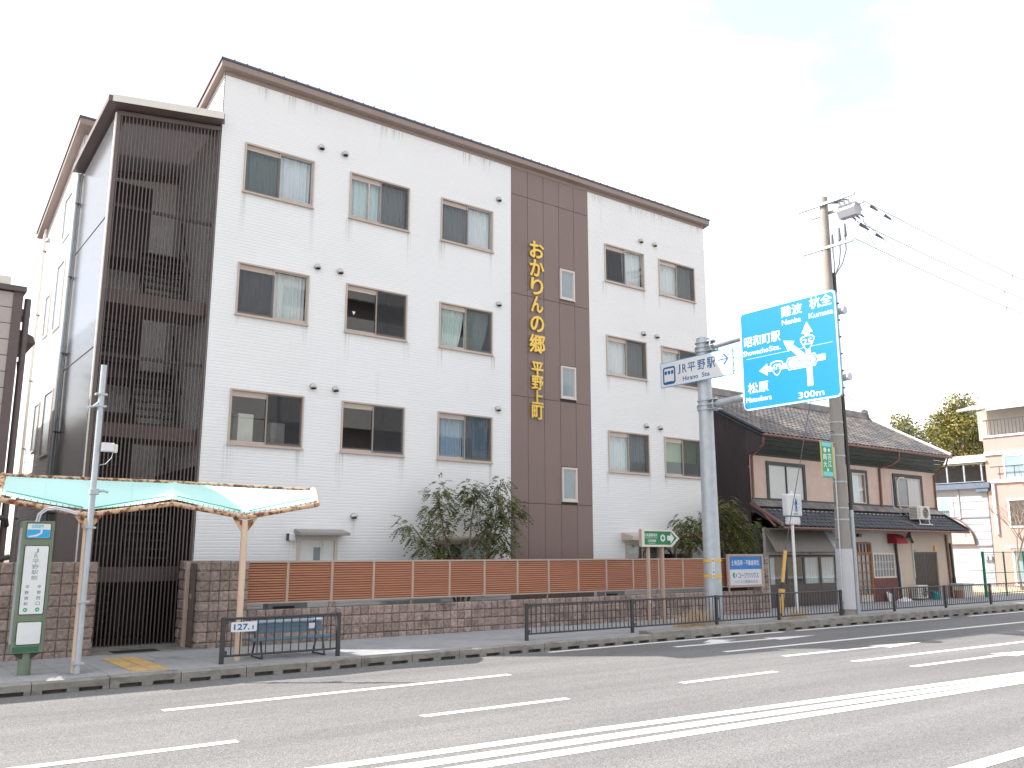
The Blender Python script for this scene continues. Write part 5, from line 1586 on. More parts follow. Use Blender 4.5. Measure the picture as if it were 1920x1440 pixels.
nrow = int((RIDGE_Y - RY0) * ca / TL)
for r in range(nrow):
    for c in range(int((HX1 - HX0 + 0.4) / TW)):
        yy = RY0 - 0.03 + r * TL / ca
        cells.append(('A', HX0 - 0.13 + c * TW, yy, rz(yy)))
cb = math.sqrt(1 + LRS * LRS)
nrowb = int((UYh - LY0) * cb / TL)
for r in range(nrowb):
    for c in range(int((HX1 - HX0 + 0.3) / TW)):
        yy = LY0 - 0.03 + r * TL / cb
        cells.append(('B', HX0 - 0.05 + c * TW, yy, lrz(yy)))
cells.sort(key=lambda c: (c[1]) ** 2 + c[2] ** 2 - (8 if c[0] == 'B' else 0))
ra, rb = MB(), MB()
for k, (t, x, yy, z) in enumerate(cells):
    jz = random.uniform(-0.004, 0.006)
    if k < 300:
        inst(tileA if t == 'A' else tileB, 'roof_tile', Hs, (x, yy, z + jz), (0, 0, random.uniform(-0.012, 0.012)))
    else:
        (ra if t == 'A' else rb).add([(v.x + x, v.y + yy + random.uniform(-.004, .004), v.z + z + jz) for v in (tvA if t == 'A' else tvB)], tfA if t == 'A' else tfB)
tag(ra.build('far_roof_tiles', 'tile', Hs, smooth=True), kind='stuff')
tag(rb.build('far_lower_roof_tiles', 'tile_dk', Hs, smooth=True), kind='stuff')
# ridge: stacked courses with a round cap
rd = MB()
zr = rz(RIDGE_Y) - 0.02
for k in range(4):
    w_ = 0.20 - 0.02 * k
    rd.box(HX0 - 0.1, HX1 + 0.12, RIDGE_Y - w_, RIDGE_Y + w_, zr + 0.055 * k, zr + 0.055 * k + 0.045)
rd.tube([(HX0 - 0.1, RIDGE_Y, zr + 0.25), (HX1 + 0.12, RIDGE_Y, zr + 0.25)], 0.09, 10)
rg = rd.build('ridge', 'tile', Hs)
MB().prism([(HX1 + 0.10, RIDGE_Y - 0.22, zr), (HX1 + 0.10, RIDGE_Y + 0.22, zr), (HX1 + 0.10, RIDGE_Y + 0.14, zr + 0.42), (HX1 + 0.10, RIDGE_Y, zr + 0.50), (HX1 + 0.10, RIDGE_Y - 0.14, zr + 0.42)], (0.10, 0, 0)).build('ridge_end_tile', 'tile_dk', rg, fix=True)
tube('verge_roll', 'plaster', Hs, [(HX1 + 0.26, RY0, RZ0 + 0.08), (HX1 + 0.26, RIDGE_Y, rz(RIDGE_Y) + 0.08)], 0.07, 8)  # pale colour stands in for sunlight on the verge tiles
tube('verge_roll', 'tile_dk', Hs, [(HX0 - 0.12, RY0, RZ0 + 0.06), (HX0 - 0.12, RIDGE_Y, rz(RIDGE_Y) + 0.06)], 0.06, 8)
# gutters
tube('gutter', 'copper', Hs, [(HX0 - 0.1, RY0 - 0.03, RZ0 - 0.06), (HX1 + 0.25, RY0 - 0.03, RZ0 - 0.06)], 0.052, 8)
tube('gutter', 'copper', Hs, [(HX0 + 0.1, LY0 - 0.03, LZ0 - 0.07), (HX1 + 0.2, LY0 - 0.03, LZ0 - 0.07)], 0.045, 8)
# lower roof deck and top flashing
MB().prism([(HX0 - 0.05, LY0, LZ0 - 0.03), (HX0 - 0.05, UYh, lrz(UYh) - 0.03), (HX0 - 0.05, UYh, lrz(UYh) - 0.13), (HX0 - 0.05, LY0, LZ0 - 0.09)], (HX1 - HX0 + 0.25, 0, 0)).build('lower_roof_deck', 'tile_dk', Hs, fix=True)
MB().prism([(HX0, UYh - 0.30, lrz(UYh) - 0.02), (HX0, UYh - 0.02, lrz(UYh) + 0.24), (HX0, UYh - 0.02, lrz(UYh) - 0.10)], (HX1 - HX0, 0, 0)).build('flashing', 'tile', Hs, fix=True)
box('wall_foot_board', 'eavegreen', Hs, HX0 + 0.02, HX1, UYh - 0.04, UYh - 0.007, lrz(UYh) + 0.20, lrz(UYh) + 0.28)
wp = MB()
for k in range(44):
    x = HX0 + 0.25 + 0.29 * k
    wp.box(x, x + 0.09, UYh - 0.33, UYh - 0.27, lrz(UYh - 0.3) + 0.04, lrz(UYh - 0.3) + 0.075)
wp.build('plaster_ends', 'plaster', Hs)
MB().prism([(HX1 + 0.10, LY0 - 0.05, LZ0 - 0.04), (HX1 + 0.10, UYh, lrz(UYh) + 0.02), (HX1 + 0.10, UYh, lrz(UYh) + 0.16), (HX1 + 0.10, LY0 - 0.05, LZ0 + 0.10)], (0.10, 0, 0)).build('verge', 'tile_dk', Hs, fix=True)
MB().prism([(HX0 - 0.08, LY0 - 0.1, LZ0 - 0.02), (HX0 - 0.08, UYh, lrz(UYh) + 0.02), (HX0 - 0.08, UYh, lrz(UYh) + 0.12), (HX0 - 0.08, LY0 - 0.1, LZ0 + 0.08)], (0.12, 0, 0)).build('verge', 'copper', Hs, fix=True)

def house_window(x0, x1, z0, z1, y, fm, pane, f=0.13, mull=True, inner=None):
    w = MB().box(x0, x1, y - 0.05, y + 0.06, z1 - f, z1).box(x0, x1, y - 0.05, y + 0.06, z0, z0 + f)
    w.box(x0, x0 + f, y - 0.049, y + 0.06, z0 + f, z1 - f).box(x1 - f, x1, y - 0.049, y + 0.06, z0 + f, z1 - f)
    win = w.build('window', fm, Hs)
    xm = (x0 + x1) / 2
    if mull:
        box('mullion', inner or fm, win, xm - 0.03, xm + 0.03, y - 0.035, y + 0.02, z0 + f, z1 - f)
    q = 0.04 if inner else 0.0
    if inner:
        i_ = MB().box(x0 + f, x1 - f, y - 0.03, y + 0.02, z1 - f - q, z1 - f).box(x0 + f, x1 - f, y - 0.03, y + 0.02, z0 + f, z0 + f + q)
        i_.box(x0 + f, x0 + f + q, y - 0.029, y + 0.02, z0 + f + q, z1 - f - q).box(x1 - f - q, x1 - f, y - 0.029, y + 0.02, z0 + f + q, z1 - f - q)
        i_.build('sash', inner, win)
    for k, (a, b) in enumerate(((x0 + f, xm - 0.03), (xm + 0.03, x1 - f)) if mull else ((x0 + f, x1 - f),)):
        box('pane', pane[k % len(pane)], win, a, b, y + 0.0, y + 0.012, z0 + f, z1 - f)
    return win
w1 = house_window(26.52, 28.85, 3.81, 5.28, UYh, 'eavegreen', ['paperglass'])
w2 = house_window(31.80, 33.03, 3.81, 5.28, UYh, 'eavegreen', ['glass'], mull=False, inner='frame_lt')
curtain('curtain', 'curtain_w', w2, 31.95, 32.9, UYh + 0.12, 3.9, 5.15, 0.03, 6)
box('dark_back', 'room', w2, 31.8, 33.03, UYh + 0.3, UYh + 0.32, 3.8, 5.3)
w3 = house_window(34.96, 37.29, 3.75, 5.28, UYh, 'eavegreen', ['frosted', 'paperglass'], inner='frame_lt', f=0.16)
# pipes on the front
tube('downpipe', 'copper', Hs, [(25.55, RY0, 6.02), (25.60, RY0 + 0.05, 5.75), (25.68, UYh - 0.06, 5.40), (25.68, UYh - 0.06, 3.75), (25.55, 19.3, 3.25), (25.5, 18.9, 2.9)], 0.045, 8)
tube('downpipe', 'copper', Hs, [(34.4, RY0, 6.08), (34.4, RY0 + 0.02, 5.75), (34.3, 19.55, 5.55), (33.95, UYh - 0.06, 5.42), (33.92, UYh - 0.06, 3.62), (33.98, 19.5, 3.34), (34.4, 18.95, 3.12), (34.5, 18.80, 2.95)], 0.05, 8)
tube('downpipe', 'copper', Hs, [(38.4, RY0, 6.08), (38.36, RY0 + 0.1, 5.7), (38.30, UYh - 0.06, 5.35), (38.30, UYh - 0.06, 3.6), (38.45, 19.2, 3.1), (38.6, 18.85, 2.95)], 0.04, 8)
for x in (31.3, 30.9):
    tube('conduit', 'wirelt', Hs, [(x, UYh - 0.03, 5.40), (x - 0.02, UYh - 0.03, 3.6)], 0.015, 5)
tube('hose', 'acwhite', Hs, [(35.75, UYh - 0.07, 5.12), (35.35, UYh - 0.08, 5.10), (35.15, UYh - 0.09, 4.92), (35.12, UYh - 0.09, 4.2), (35.25, UYh - 0.12, 3.75), (35.55, 19.6, 3.42), (35.75, 19.5, 3.38)], 0.035, 8)
tube('conduit', 'wirelt', Hs, [(34.85, UYh - 0.04, 5.0), (34.85, UYh - 0.04, 3.9), (35.0, 19.6, 3.4), (34.9, 19.3, 3.2)], 0.02, 6)
# ground floor front
ZW = 2.90
def wallseg(name, m, x0, x1, z0=0.1, z1=ZW, y=GYh):
    return box(name, m, Hs, x0, x1, y, y + 0.12, z0, z1)
wallseg('lower_wall', 'plaster', HX0, 30.95, 1.95, 2.85)
wallseg('lower_wall', 'plaster', 30.95, 32.12, 2.40, 2.85)
wallseg('lower_wall', 'plaster', 32.12, 33.78, 1.99, 2.85)
wallseg('lower_wall', 'plaster', 29.75, 31.02, 0.1, 1.95)
wallseg('lower_wall', 'plaster', HX0, 25.72, 0.1, 1.95)
wallseg('lower_wall', 'beigewall', 33.78, 35.19, 0.1, 2.85)
wallseg('lower_wall', 'beigewall', 35.19, 37.08, 2.03, 2.85)
wallseg('lower_wall', 'beigewall', 37.08, HX1, 0.1, 2.85)
MB().box(HX0, HX1, GYh + 0.5, GYh + 0.52, 0.1, 2.9).build('dark_back', 'room', Hs)
# dark sliding doors with curtains under the corrugated awning
for i in range(4):
    x0_ = 25.74 + i * 1.003
    dr = MB().box(x0_, x0_ + 0.05, GYh + 0.02, GYh + 0.06, 0.12, 1.90).box(x0_ + 0.94, x0_ + 0.99, GYh + 0.02, GYh + 0.06, 0.12, 1.90)
    dr.box(x0_ + 0.05, x0_ + 0.94, GYh + 0.021, GYh + 0.06, 1.84, 1.90).box(x0_ + 0.05, x0_ + 0.94, GYh + 0.021, GYh + 0.05, 0.12, 0.92)
    d_ = dr.build('sliding_door', 'darkdoor', Hs)
    box('pane', 'glass', d_, x0_ + 0.05, x0_ + 0.94, GYh + 0.035, GYh + 0.040, 0.92, 1.84)
    if i != 1:
        curtain('curtain', 'curtain_w', d_, x0_ + 0.03, x0_ + (0.42 if i == 0 else 0.95), GYh + 0.12, 0.9, 1.86, 0.03, 4 if i == 0 else 7)
box('door_head', 'plaster', Hs, 25.62, 29.76, GYh - 0.06, GYh - 0.003, 1.93, 2.03)
aw = MB()
n_ = 64
vs, fs = [], []
for i in range(n_ + 1):
    x_ = 25.40 + (29.62 - 25.40) * i / n_
    o_ = 0.018 * (1 if i % 2 else -1)
    vs += [(x_ - 0.12, 18.72 + 0.55, 2.06 + o_), (x_ + 0.12, 18.80, 2.80 + o_)][::1]
# awning sheet leans out from under the gutter down to the door head
vs = []
for i in range(n_ + 1):
    x_ = 25.42 + (29.50 - 25.42) * i / n_
    o_ = 0.016 * (1 if i % 2 else -1)
    vs += [(x_, 18.86, 2.04 + o_), (x_ + 0.02, 19.36, 2.80 + o_)]
fs = [(2 * i, 2 * i + 2, 2 * i + 3, 2 * i + 1) for i in range(n_)]
k_ = 55
MB().add(vs[:2 * k_ + 2], fs[:k_]).build('awning_sheet', 'corr', Hs)
MB().add(vs[2 * k_:], [tuple(q for q in f) for f in fs[:n_ - k_]]).build('awning_sheet', 'corr_lt', Hs)
tube('awning_bar', 'darkmetal', Hs, [(25.40, 18.87, 2.02), (29.52, 18.87, 2.02)], 0.02, 6)
box('house_tag', 'inkgreen', Hs, 27.95, 28.12, GYh - 0.065, GYh - 0.06, 1.955, 2.01)
box('notice', 'signwhite', Hs, 27.72, 27.83, GYh - 0.07, GYh - 0.06, 1.95, 2.12)
box('meter_box', 'darkmetal', Hs, 29.5, 29.75, GYh - 0.2, GYh - 0.002, 2.02, 2.35, 0.02)
box('house_tag', 'inkgreen', Hs, 35.2, 35.36, GYh - 0.012, GYh - 0.002, 2.05, 2.11)
box('doorbell_lamp', 'yellowtape', Hs, 36.80, 36.92, GYh - 0.08, GYh - 0.002, 2.08, 2.28, 0.01)
box('wall_lamp', 'darkmetal', Hs, 31.15, 31.35, GYh - 0.12, GYh - 0.002, 2.60, 2.72, 0.01)
# glazed wooden door with transom
wd = MB().box(31.04, 31.13, GYh - 0.02, GYh + 0.06, 0.15, 2.38).box(32.03, 32.12, GYh - 0.02, GYh + 0.06, 0.15, 2.38).box(31.13, 32.03, GYh - 0.019, GYh + 0.06, 1.96, 2.02).box(31.13, 32.03, GYh - 0.019, GYh + 0.06, 2.33, 2.38)
dw = wd.build('wooden_door', 'wood', Hs)
tr_ = MB()
for k in range(4):
    tr_.box(31.22 + 0.22 * k, 31.27 + 0.22 * k, GYh - 0.005, GYh + 0.03, 2.02, 2.33)
tr_.build('transom_bars', 'redboard', dw)
lt = MB()
for k in range(4):
    lt.box(31.14 + 0.285 * k, 31.17 + 0.285 * k, GYh, GYh + 0.03, 0.42, 1.96)
for z in (0.42, 0.72, 0.92, 1.25, 1.60, 1.92):
    lt.box(31.13, 32.03, GYh - 0.004, GYh + 0.034, z, z + 0.04)
lt.build('lattice', 'wood', dw)
box('pane', 'frosted', dw, 31.13, 32.03, GYh + 0.035, GYh + 0.04, 0.42, 2.33)
box('kick_panel', 'plaster', dw, 31.13, 32.03, GYh - 0.002, GYh + 0.03, 0.15, 0.42)
gw_ = MB().box(32.14, 33.72, GYh - 0.03, GYh + 0.06, 1.93, 1.99).box(32.14, 33.72, GYh - 0.05, GYh + 0.06, 1.03, 1.09).box(32.14, 32.20, GYh - 0.029, GYh + 0.06, 1.09, 1.93).box(33.64, 33.72, GYh - 0.029, GYh + 0.06, 1.09, 1.93)
wgl = gw_.build('lattice_window', 'frame_lt', Hs)
lb = MB()
for k in range(1, 7):
    lb.box(32.20 + 0.206 * k - 0.012, 32.20 + 0.206 * k + 0.012, GYh - 0.01, GYh + 0.02, 1.09, 1.93)
for z in (1.37, 1.65):
    lb.box(32.20, 33.64, GYh - 0.014, GYh + 0.016, z - 0.012, z + 0.012)
lb.build('lattice', 'frame_lt', wgl)
box('pane', 'frosted', wgl, 32.20, 33.64, GYh + 0.025, GYh + 0.03, 1.09, 1.93)
for k in range(8):
    box('board', 'redboard', Hs, 32.12, 33.76, GYh - 0.03 - 0.004 * (k % 2), GYh - 0.001, 0.13 + 0.112 * k, 0.13 + 0.112 * k + 0.104)
MB().box(32.12, 33.78, GYh, GYh + 0.1, 0.1, 1.03).build('board_backing', 'redboard', Hs)
for i in range(2):
    x0_ = 35.20 + 0.94 * i
    d_ = box('bronze_door', 'darkdoor', Hs, x0_, x0_ + 0.92, GYh + 0.02 + 0.03 * i, GYh + 0.05 + 0.03 * i, 0.14, 2.02)
    rb_ = MB()
    for k in range(8):
        rb_.box(x0_ + 0.06 + 0.105 * k, x0_ + 0.10 + 0.105 * k, GYh + 0.012 + 0.03 * i, GYh + 0.0195 + 0.03 * i, 0.5, 1.95)
    rb_.build('door_ribs', 'darkdoor', d_)
# red dome awning
vs, fs = [], []
for i in range(7):
    a = R(90 * i / 6)
    for x_ in (33.32, 34.08):
        vs.append((x_, GYh - 0.42 * math.sin(a), 2.36 + 0.38 * math.cos(a)))
fs = [(2 * i, 2 * i + 1, 2 * i + 3, 2 * i + 2) for i in range(6)]
rdw = MB().add(vs, fs)
rdw.add([vs[2 * i] for i in range(7)] + [(33.32, GYh, 2.36)], [tuple(range(8))])
rdw.add([vs[2 * i + 1] for i in range(7)] + [(34.08, GYh, 2.36)], [tuple(range(8))])
rdw.build('red_awning', 'redcloth', Hs)
tube('cable_bundle', 'darkmetal', Hs, [(34.3, 18.95, 2.9), (34.2, 19.1, 2.6), (34.6, 19.2, 2.55), (34.75, 19.3, 2.75), (35.0, 19.3, 2.4)], 0.05, 6)
tube('pipe', 'darkmetal', Hs, [(33.80, GYh - 0.06, 2.5), (33.85, GYh - 0.06, 1.4), (33.90, GYh - 0.06, 0.2)], 0.05, 8)
tube('pipe', 'wirelt', Hs, [(34.02, GYh - 0.05, 1.5), (34.02, GYh - 0.05, 0.2)], 0.03, 6)
tube('pipe', 'wirelt', Hs, [(35.08, GYh - 0.04, 2.8), (35.12, GYh - 0.04, 1.0)], 0.025, 6)
tube('pipe', 'copper', Hs, [(37.85, GYh - 0.05, 2.75), (37.95, GYh - 0.05, 0.3)], 0.05, 8)
tube('pipe', 'darkmetal', Hs, [(38.15, GYh - 0.05, 2.4), (38.25, GYh - 0.05, 0.3)], 0.05, 8)
box('tile_dado', 'darkdoor', Hs, 37.95, 38.44, GYh - 0.02, GYh - 0.001, 0.1, 0.95)

# ---- things at the house
def ac_unit(label, x0, x1, y0, y1, z0, z1, stand=None):
    t = thing('air_conditioner', label, 'air conditioner', ((x0 + x1) / 2, (y0 + y1) / 2, z0))
    box('casing', 'acwhite', t, x0, x1, y0, y1, z0, z1, 0.015)
    cx, cz, r = x0 + (x1 - x0) * 0.62, (z0 + z1) / 2, 0.42 * (z1 - z0)
    fan = MB().add([(cx + r * math.cos(2 * math.pi * i / 20), y0 - 0.003, cz + r * math.sin(2 * math.pi * i / 20)) for i in range(20)], [tuple(range(20))])
    fan.build('fan_opening', 'darkmetal', t)
    gr_ = MB()
    for k in range(1, 4):
        rr_ = r * k / 3.2
        gr_.tube([(cx + rr_ * math.cos(2 * math.pi * i / 16), y0 - 0.012, cz + rr_ * math.sin(2 * math.pi * i / 16)) for i in range(17)], 0.006, 4)
    gr_.build('fan_grille', 'acwhite', t)
    sl_ = MB()
    for k in range(7):
        z = z0 + (z1 - z0) * (0.15 + 0.11 * k)
        sl_.box(x0 - 0.004, x0 + 0.0, y0 + 0.04, y1 - 0.04, z, z + 0.02)
        sl_.box(x0 + 0.03, x0 + 0.2, y0 - 0.004, y0, z, z + 0.02)
    sl_.build('side_vents', 'darkmetal', t)
    if stand:
        for x in (x0 + 0.12, x1 - 0.12):
            tube('stand_leg', 'whitepaint', t, [(x, y0 + 0.02, z0), (x, y0 - 0.02, stand)], 0.018, 6)
        tube('stand_bar', 'whitepaint', t, [(x0, y0 - 0.02, stand), (x1 + 0.1, y0 - 0.02, stand)], 0.018, 6)
    return t
ac_unit('cream outdoor air conditioner standing on the lower tiled roof below the right upper window', 35.0, 35.98, 18.98, 19.36, 3.34, 3.88, 3.14)
ac_unit('cream outdoor air conditioner on the ground left of the dark bronze doors', 34.55, 35.30, 18.98, 19.28, 0.20, 0.72)
tk = thing('storage_bin', 'grey lidded storage bin at the right end of the old house', 'bin', (38.1, 19.0, PZ))
box('body', 'acwhite', tk, 37.75, 38.5, 18.75, 19.25, 0.14, 0.66, 0.02)
box('lid', 'galv', tk, 37.70, 38.55, 18.70, 19.30, 0.66, 0.73, 0.02)
bk = thing('bucket', 'small teal plastic bucket beside the lower air conditioner', 'bucket', (35.75, 18.9, PZ))
M['teal'] = mat('teal_plastic', (0.02, 0.24, 0.28), 0.45, var=0.05)
bkt = MB().tube([(35.75, 18.9, PZ), (35.75, 18.9, 0.46)], [0.15, 0.19], 16)
bkt.build('body', 'teal', bk)
tube('rim', 'teal', bk, [(35.75 + 0.195 * math.cos(R(a)), 18.9 + 0.195 * math.sin(R(a)), 0.46) for a in range(0, 361, 30)], 0.015, 6)
tube('handle', 'wirelt', bk, [(35.56, 18.9, 0.46), (35.6, 18.78, 0.40), (35.75, 18.72, 0.36), (35.9, 18.78, 0.40), (35.94, 18.9, 0.46)], 0.008, 5)
fp = thing('flower_pot', 'terracotta pot beside the storage bin', 'flower pot', (37.35, 18.95, PZ))
M['terra'] = mat('terracotta', (0.33, 0.16, 0.10), 0.8, var=0.1)
MB().tube([(37.45, 18.85, PZ), (37.45, 18.85, 0.42), (37.45, 18.85, 0.46)], [0.13, 0.18, 0.19], 14).build('pot', 'terra', fp)
bt = thing('pvc_pipes', 'short white pipes standing against the maroon boards', 'pipes', (32.9, 19.25, PZ))
for k in range(3):
    cyl('pipe', 'signwhite', bt, (32.8 + 0.12 * k, 19.22, PZ), (32.8 + 0.12 * k, 19.30, 0.50 - 0.04 * k), 0.045, n=10)
pp = thing('plastic_sheet', 'crumpled pale plastic sheet on the pavement by the maroon boards', 'sheet', (33.3, 18.9, PZ))
vs, fs = [], []
rnd = random.Random(3)
for j in range(6):
    for i in range(9):
        e = min(i, 8 - i, j, 5 - j)
        vs.append((33.0 + 0.09 * i + rnd.uniform(-.02, .02), 18.75 + 0.07 * j, PZ + 0.005 + (0 if e == 0 else rnd.uniform(0.04, 0.16))))
for j in range(5):
    for i in range(8):
        fs.append((j * 9 + i, j * 9 + i + 1, j * 9 + i + 10, j * 9 + i + 9))
MB().add(vs, fs).build('sheet', 'curtain_w', pp)
# ------------------------------------------------------------------ white house and pink apartment block on the right (faces turned to -x)
M['whitehouse'] = mat('white_house_boards', (0.29, 0.31, 0.345), 0.6, var=0.04, scale=1)
M['bluegrey'] = mat('blue_grey_eave', (0.09, 0.12, 0.17), 0.5, var=0.1)
M['pinkblock'] = mat('pink_apartment_render', (0.34, 0.255, 0.23), 0.8, var=0.05, scale=1)
M['creamblock'] = mat('cream_apartment_render', (0.36, 0.33, 0.295), 0.8, var=0.05, scale=1)
M['slategrey'] = mat('grey_roof_sheet', (0.26, 0.27, 0.32), 0.5, var=0.08)
M['farglass'] = mat('far_window_glass', (0.20, 0.29, 0.34), 0.12, var=0.15, scale=2, spec=0.9)
M['greenfence'] = mat('green_fence_paint', (0.0, 0.17, 0.11), 0.5, var=0.1)
M['pool'] = mat('pale_shutter', (0.60, 0.66, 0.67), 0.6, var=0.04)
lot = tag(MB().box(39.0, 52.0, 18.35, 34, -0.05, 0.125).build('empty_lot', 'drygrass'), 'yellowish empty lot behind the green mesh fence', kind='structure')
WX = 52.0
wh = thing('white_house', 'white boarded house with a blue-grey eave behind the green mesh fence', 'house', (WX, 27, 0.1))
nbrd = 13
for k in range(nbrd):
    z0, z1 = 0.15 + 0.43 * k, 0.15 + 0.43 * (k + 1)
    MB().prism([(WX, 24.0, z0 + 0.012), (WX - 0.02, 24.0, z0 + 0.012), (WX, 24.0, z1)], (0, 8, 0)).build('wall_board', 'whitehouse', wh, fix=True)
box('core', 'whitehouse', wh, WX + 0.001, WX + 7, 23.98, 32, 0.1, 5.72)
MB().prism([(WX - 0.35, 23.7, 5.62), (WX - 0.35, 23.7, 5.92), (WX + 0.3, 23.7, 5.98), (WX + 0.3, 23.7, 5.70)], (0, 8.6, 0)).build('eave', 'bluegrey', wh, fix=True)
for z in (6.02,):
    fl = box('balcony_floor', 'slategrey', wh, WX - 0.2, WX + 3, 24.0, 31.5, 5.985, 6.03)
bp_ = MB()
for k in range(7):
    y = 24.15 + 1.0 * k
    box('balcony_post', 'whitehouse', wh, WX - 0.12, WX - 0.04, y - 0.04, y + 0.04, 6.03, 7.02)
box('balcony_rail', 'whitehouse', wh, WX - 0.13, WX - 0.03, 24.0, 30.4, 7.02, 7.09)
box('balcony_back', 'room', wh, WX + 2.0, WX + 2.1, 24.0, 31, 6.03, 7.1)
MB().prism([(WX - 0.25, 23.8, 7.12), (WX - 0.25, 30.6, 7.12), (WX + 2.4, 30.6, 7.75), (WX + 2.4, 23.8, 7.75)], (0, 0, 0.05)).build('balcony_roof', 'cream', wh, fix=True)
w = MB().box(WX - 0.05, WX - 0.021, 26.0, 27.6, 3.95, 5.2).build('window', 'signwhite', wh)
box('pane', 'farglass', w, WX - 0.06, WX - 0.051, 26.25, 26.80, 4.08, 5.08)
box('pane', 'farglass', w, WX - 0.06, WX - 0.051, 26.90, 27.4, 4.08, 5.08)
gb = MB()
for k in range(5):
    gb.box(WX - 0.12, WX - 0.10, 26.27 + 0.13 * k, 26.285 + 0.13 * k, 4.08, 4.4)
gb.box(WX - 0.125, WX - 0.095, 26.2, 27.4, 4.38, 4.41)
gb.build('window_guard', 'darkmetal', w)
box('vertical_trim', 'whitehouse', wh, WX - 0.06, WX - 0.022, 25.6, 25.7, 3.9, 5.6)
box('belt_course', 'slategrey', wh, WX - 0.07, WX - 0.022, 24.0, 25.6, 3.97, 4.02)
box('belt_course', 'slategrey', wh, WX - 0.10, WX - 0.022, 24.0, 25.7, 2.38, 2.44)
box('shutter', 'pool', wh, WX - 0.05, WX - 0.022, 24.6, 25.45, 1.05, 1.75)
for k in range(2):
    box('meter', 'slategrey', wh, WX - 0.16, WX - 0.022, 24.02 + 0.24 * k, 24.20 + 0.24 * k, 1.55, 1.80, 0.02)
box('gutter_box', 'bluegrey', wh, WX - 0.3, WX - 0.022, 23.8, 24.5, 5.42, 5.60)
# quarter-round shop sign standing in the lot
qs = thing('fan_sign', 'white quarter-round shop sign with a red rim on the white house', 'sign', (WX - 0.1, 26.5, 2.2))
qp = [(0, 0)] + circ(0, 0, 1.60, 14, 0, 90)
flat('board', 'creamblock', qs, qp, (WX - 0.13, 26.47, 2.46), (0, -1, 0), 0.04)
rim = MB().tube([(WX - 0.18, 26.47 - 1.60 * math.cos(R(a)), 2.46 + 1.60 * math.sin(R(a))) for a in range(0, 91, 6)], 0.035, 6)
rim.tube([(WX - 0.18, 26.47, 2.46), (WX - 0.18, 24.87, 2.46)], 0.03, 6)
rim.build('rim', 'redboard', qs)
for ch, a in (('ク', 78), ('ラ', 60), ('の', 42), ('ー', 24)):
    text('lettering', ch, 'inkdark', qs, (WX - 0.172, 26.47 - 1.22 * math.cos(R(a)), 2.46 + 1.22 * math.sin(R(a))), (0, -1, 0), 0.22 if ch != 'ー' else 0.06, 0.22, 0.004)

pk = thing('pink_apartment', 'pink and cream apartment block with balconies at the right edge', 'building', (WX, 19, 0.1))
PX = 51.9
box('core', 'pinkblock', pk, PX, PX + 12, 8.0, 23.9, 0.1, 8.45)
box('upper_storey', 'creamblock', pk, PX + 1.1, PX + 12, 8.0, 24.6, 8.46, 10.2)
MB().prism([(PX - 0.35, 7.5, 10.1), (PX - 0.35, 25.1, 10.1), (PX + 6, 20.5, 12.2), (PX + 6, 10, 12.2)], (0, 0, 0.12)).build('roof', 'slategrey', pk, fix=True)
box('parapet_cap', 'signwhite', pk, PX - 0.08, PX + 1.05, 8.0, 23.95, 8.46, 8.56)
box('belt', 'signwhite', pk, PX - 0.10, PX - 0.002, 8.0, 23.9, 7.45, 7.62)
MB().box(PX - 0.12, PX - 0.002, 8.0, 23.7, 5.86, 6.02).build('belt', 'signwhite', pk)
rl = MB().box(PX, PX + 0.05, 8.0, 23.8, 9.42, 9.48)
for k in range(80):
    rl.box(PX + 0.01, PX + 0.03, 8.1 + 0.196 * k, 8.13 + 0.196 * k, 8.57, 9.42)
rl.build('balcony_railing', 'darkmetal', pk)
for z0, z1, m in ((6.05, 7.42, 'farglass'), (3.35, 4.95, 'darkdoor'), (0.2, 2.2, 'farglass')):
    for k in range(3):
        ya = 22.9 - 3.0 * k
        w = MB().box(PX - 0.06, PX - 0.002, ya - 2.3, ya, z0, z0 + 0.1).box(PX - 0.06, PX - 0.002, ya - 2.3, ya, z1 - 0.1, z1)
        w.box(PX - 0.059, PX - 0.002, ya - 2.3, ya - 2.2, z0 + 0.1, z1 - 0.1).box(PX - 0.059, PX - 0.002, ya - 0.1, ya, z0 + 0.1, z1 - 0.1).box(PX - 0.059, PX - 0.002, ya - 1.2, ya - 1.08, z0 + 0.1, z1 - 0.1)
        wo = w.build('window', 'signwhite', pk)
        box('pane', m, wo, PX - 0.03, PX - 0.02, ya - 2.2, ya - 1.2, z0 + 0.1, z1 - 0.1)
        box('pane', m, wo, PX - 0.03, PX - 0.02, ya - 1.08, ya - 0.1, z0 + 0.1, z1 - 0.1)
r2 = MB().box(PX - 0.35, PX - 0.30, 14, 23.5, 6.72, 6.77)
for k in range(12):
    r2.box(PX - 0.34, PX - 0.31, 14.2 + 0.8 * k, 14.23 + 0.8 * k, 6.03, 6.72)
r2.build('window_railing', 'darkmetal', pk)
tube('downpipe', 'signwhite', pk, [(PX - 0.08, 23.55, 5.8), (PX - 0.08, 23.55, 3.0)], 0.09, 8)
flat('wall_emblem', 'inkblue', pk, [(0.28 * math.cos(R(18 * i)) * (1 if i % 2 else 0.55), 0.28 * math.sin(R(18 * i)) * (1 if i % 2 else 0.55)) for i in range(20)], (PX - 0.002, 22.0, 2.62), (0, -1, 0), 0.03)
box('shade_canopy', 'slategrey', pk, PX - 0.6, PX - 0.002, 14, 23.0, 2.22, 2.42)

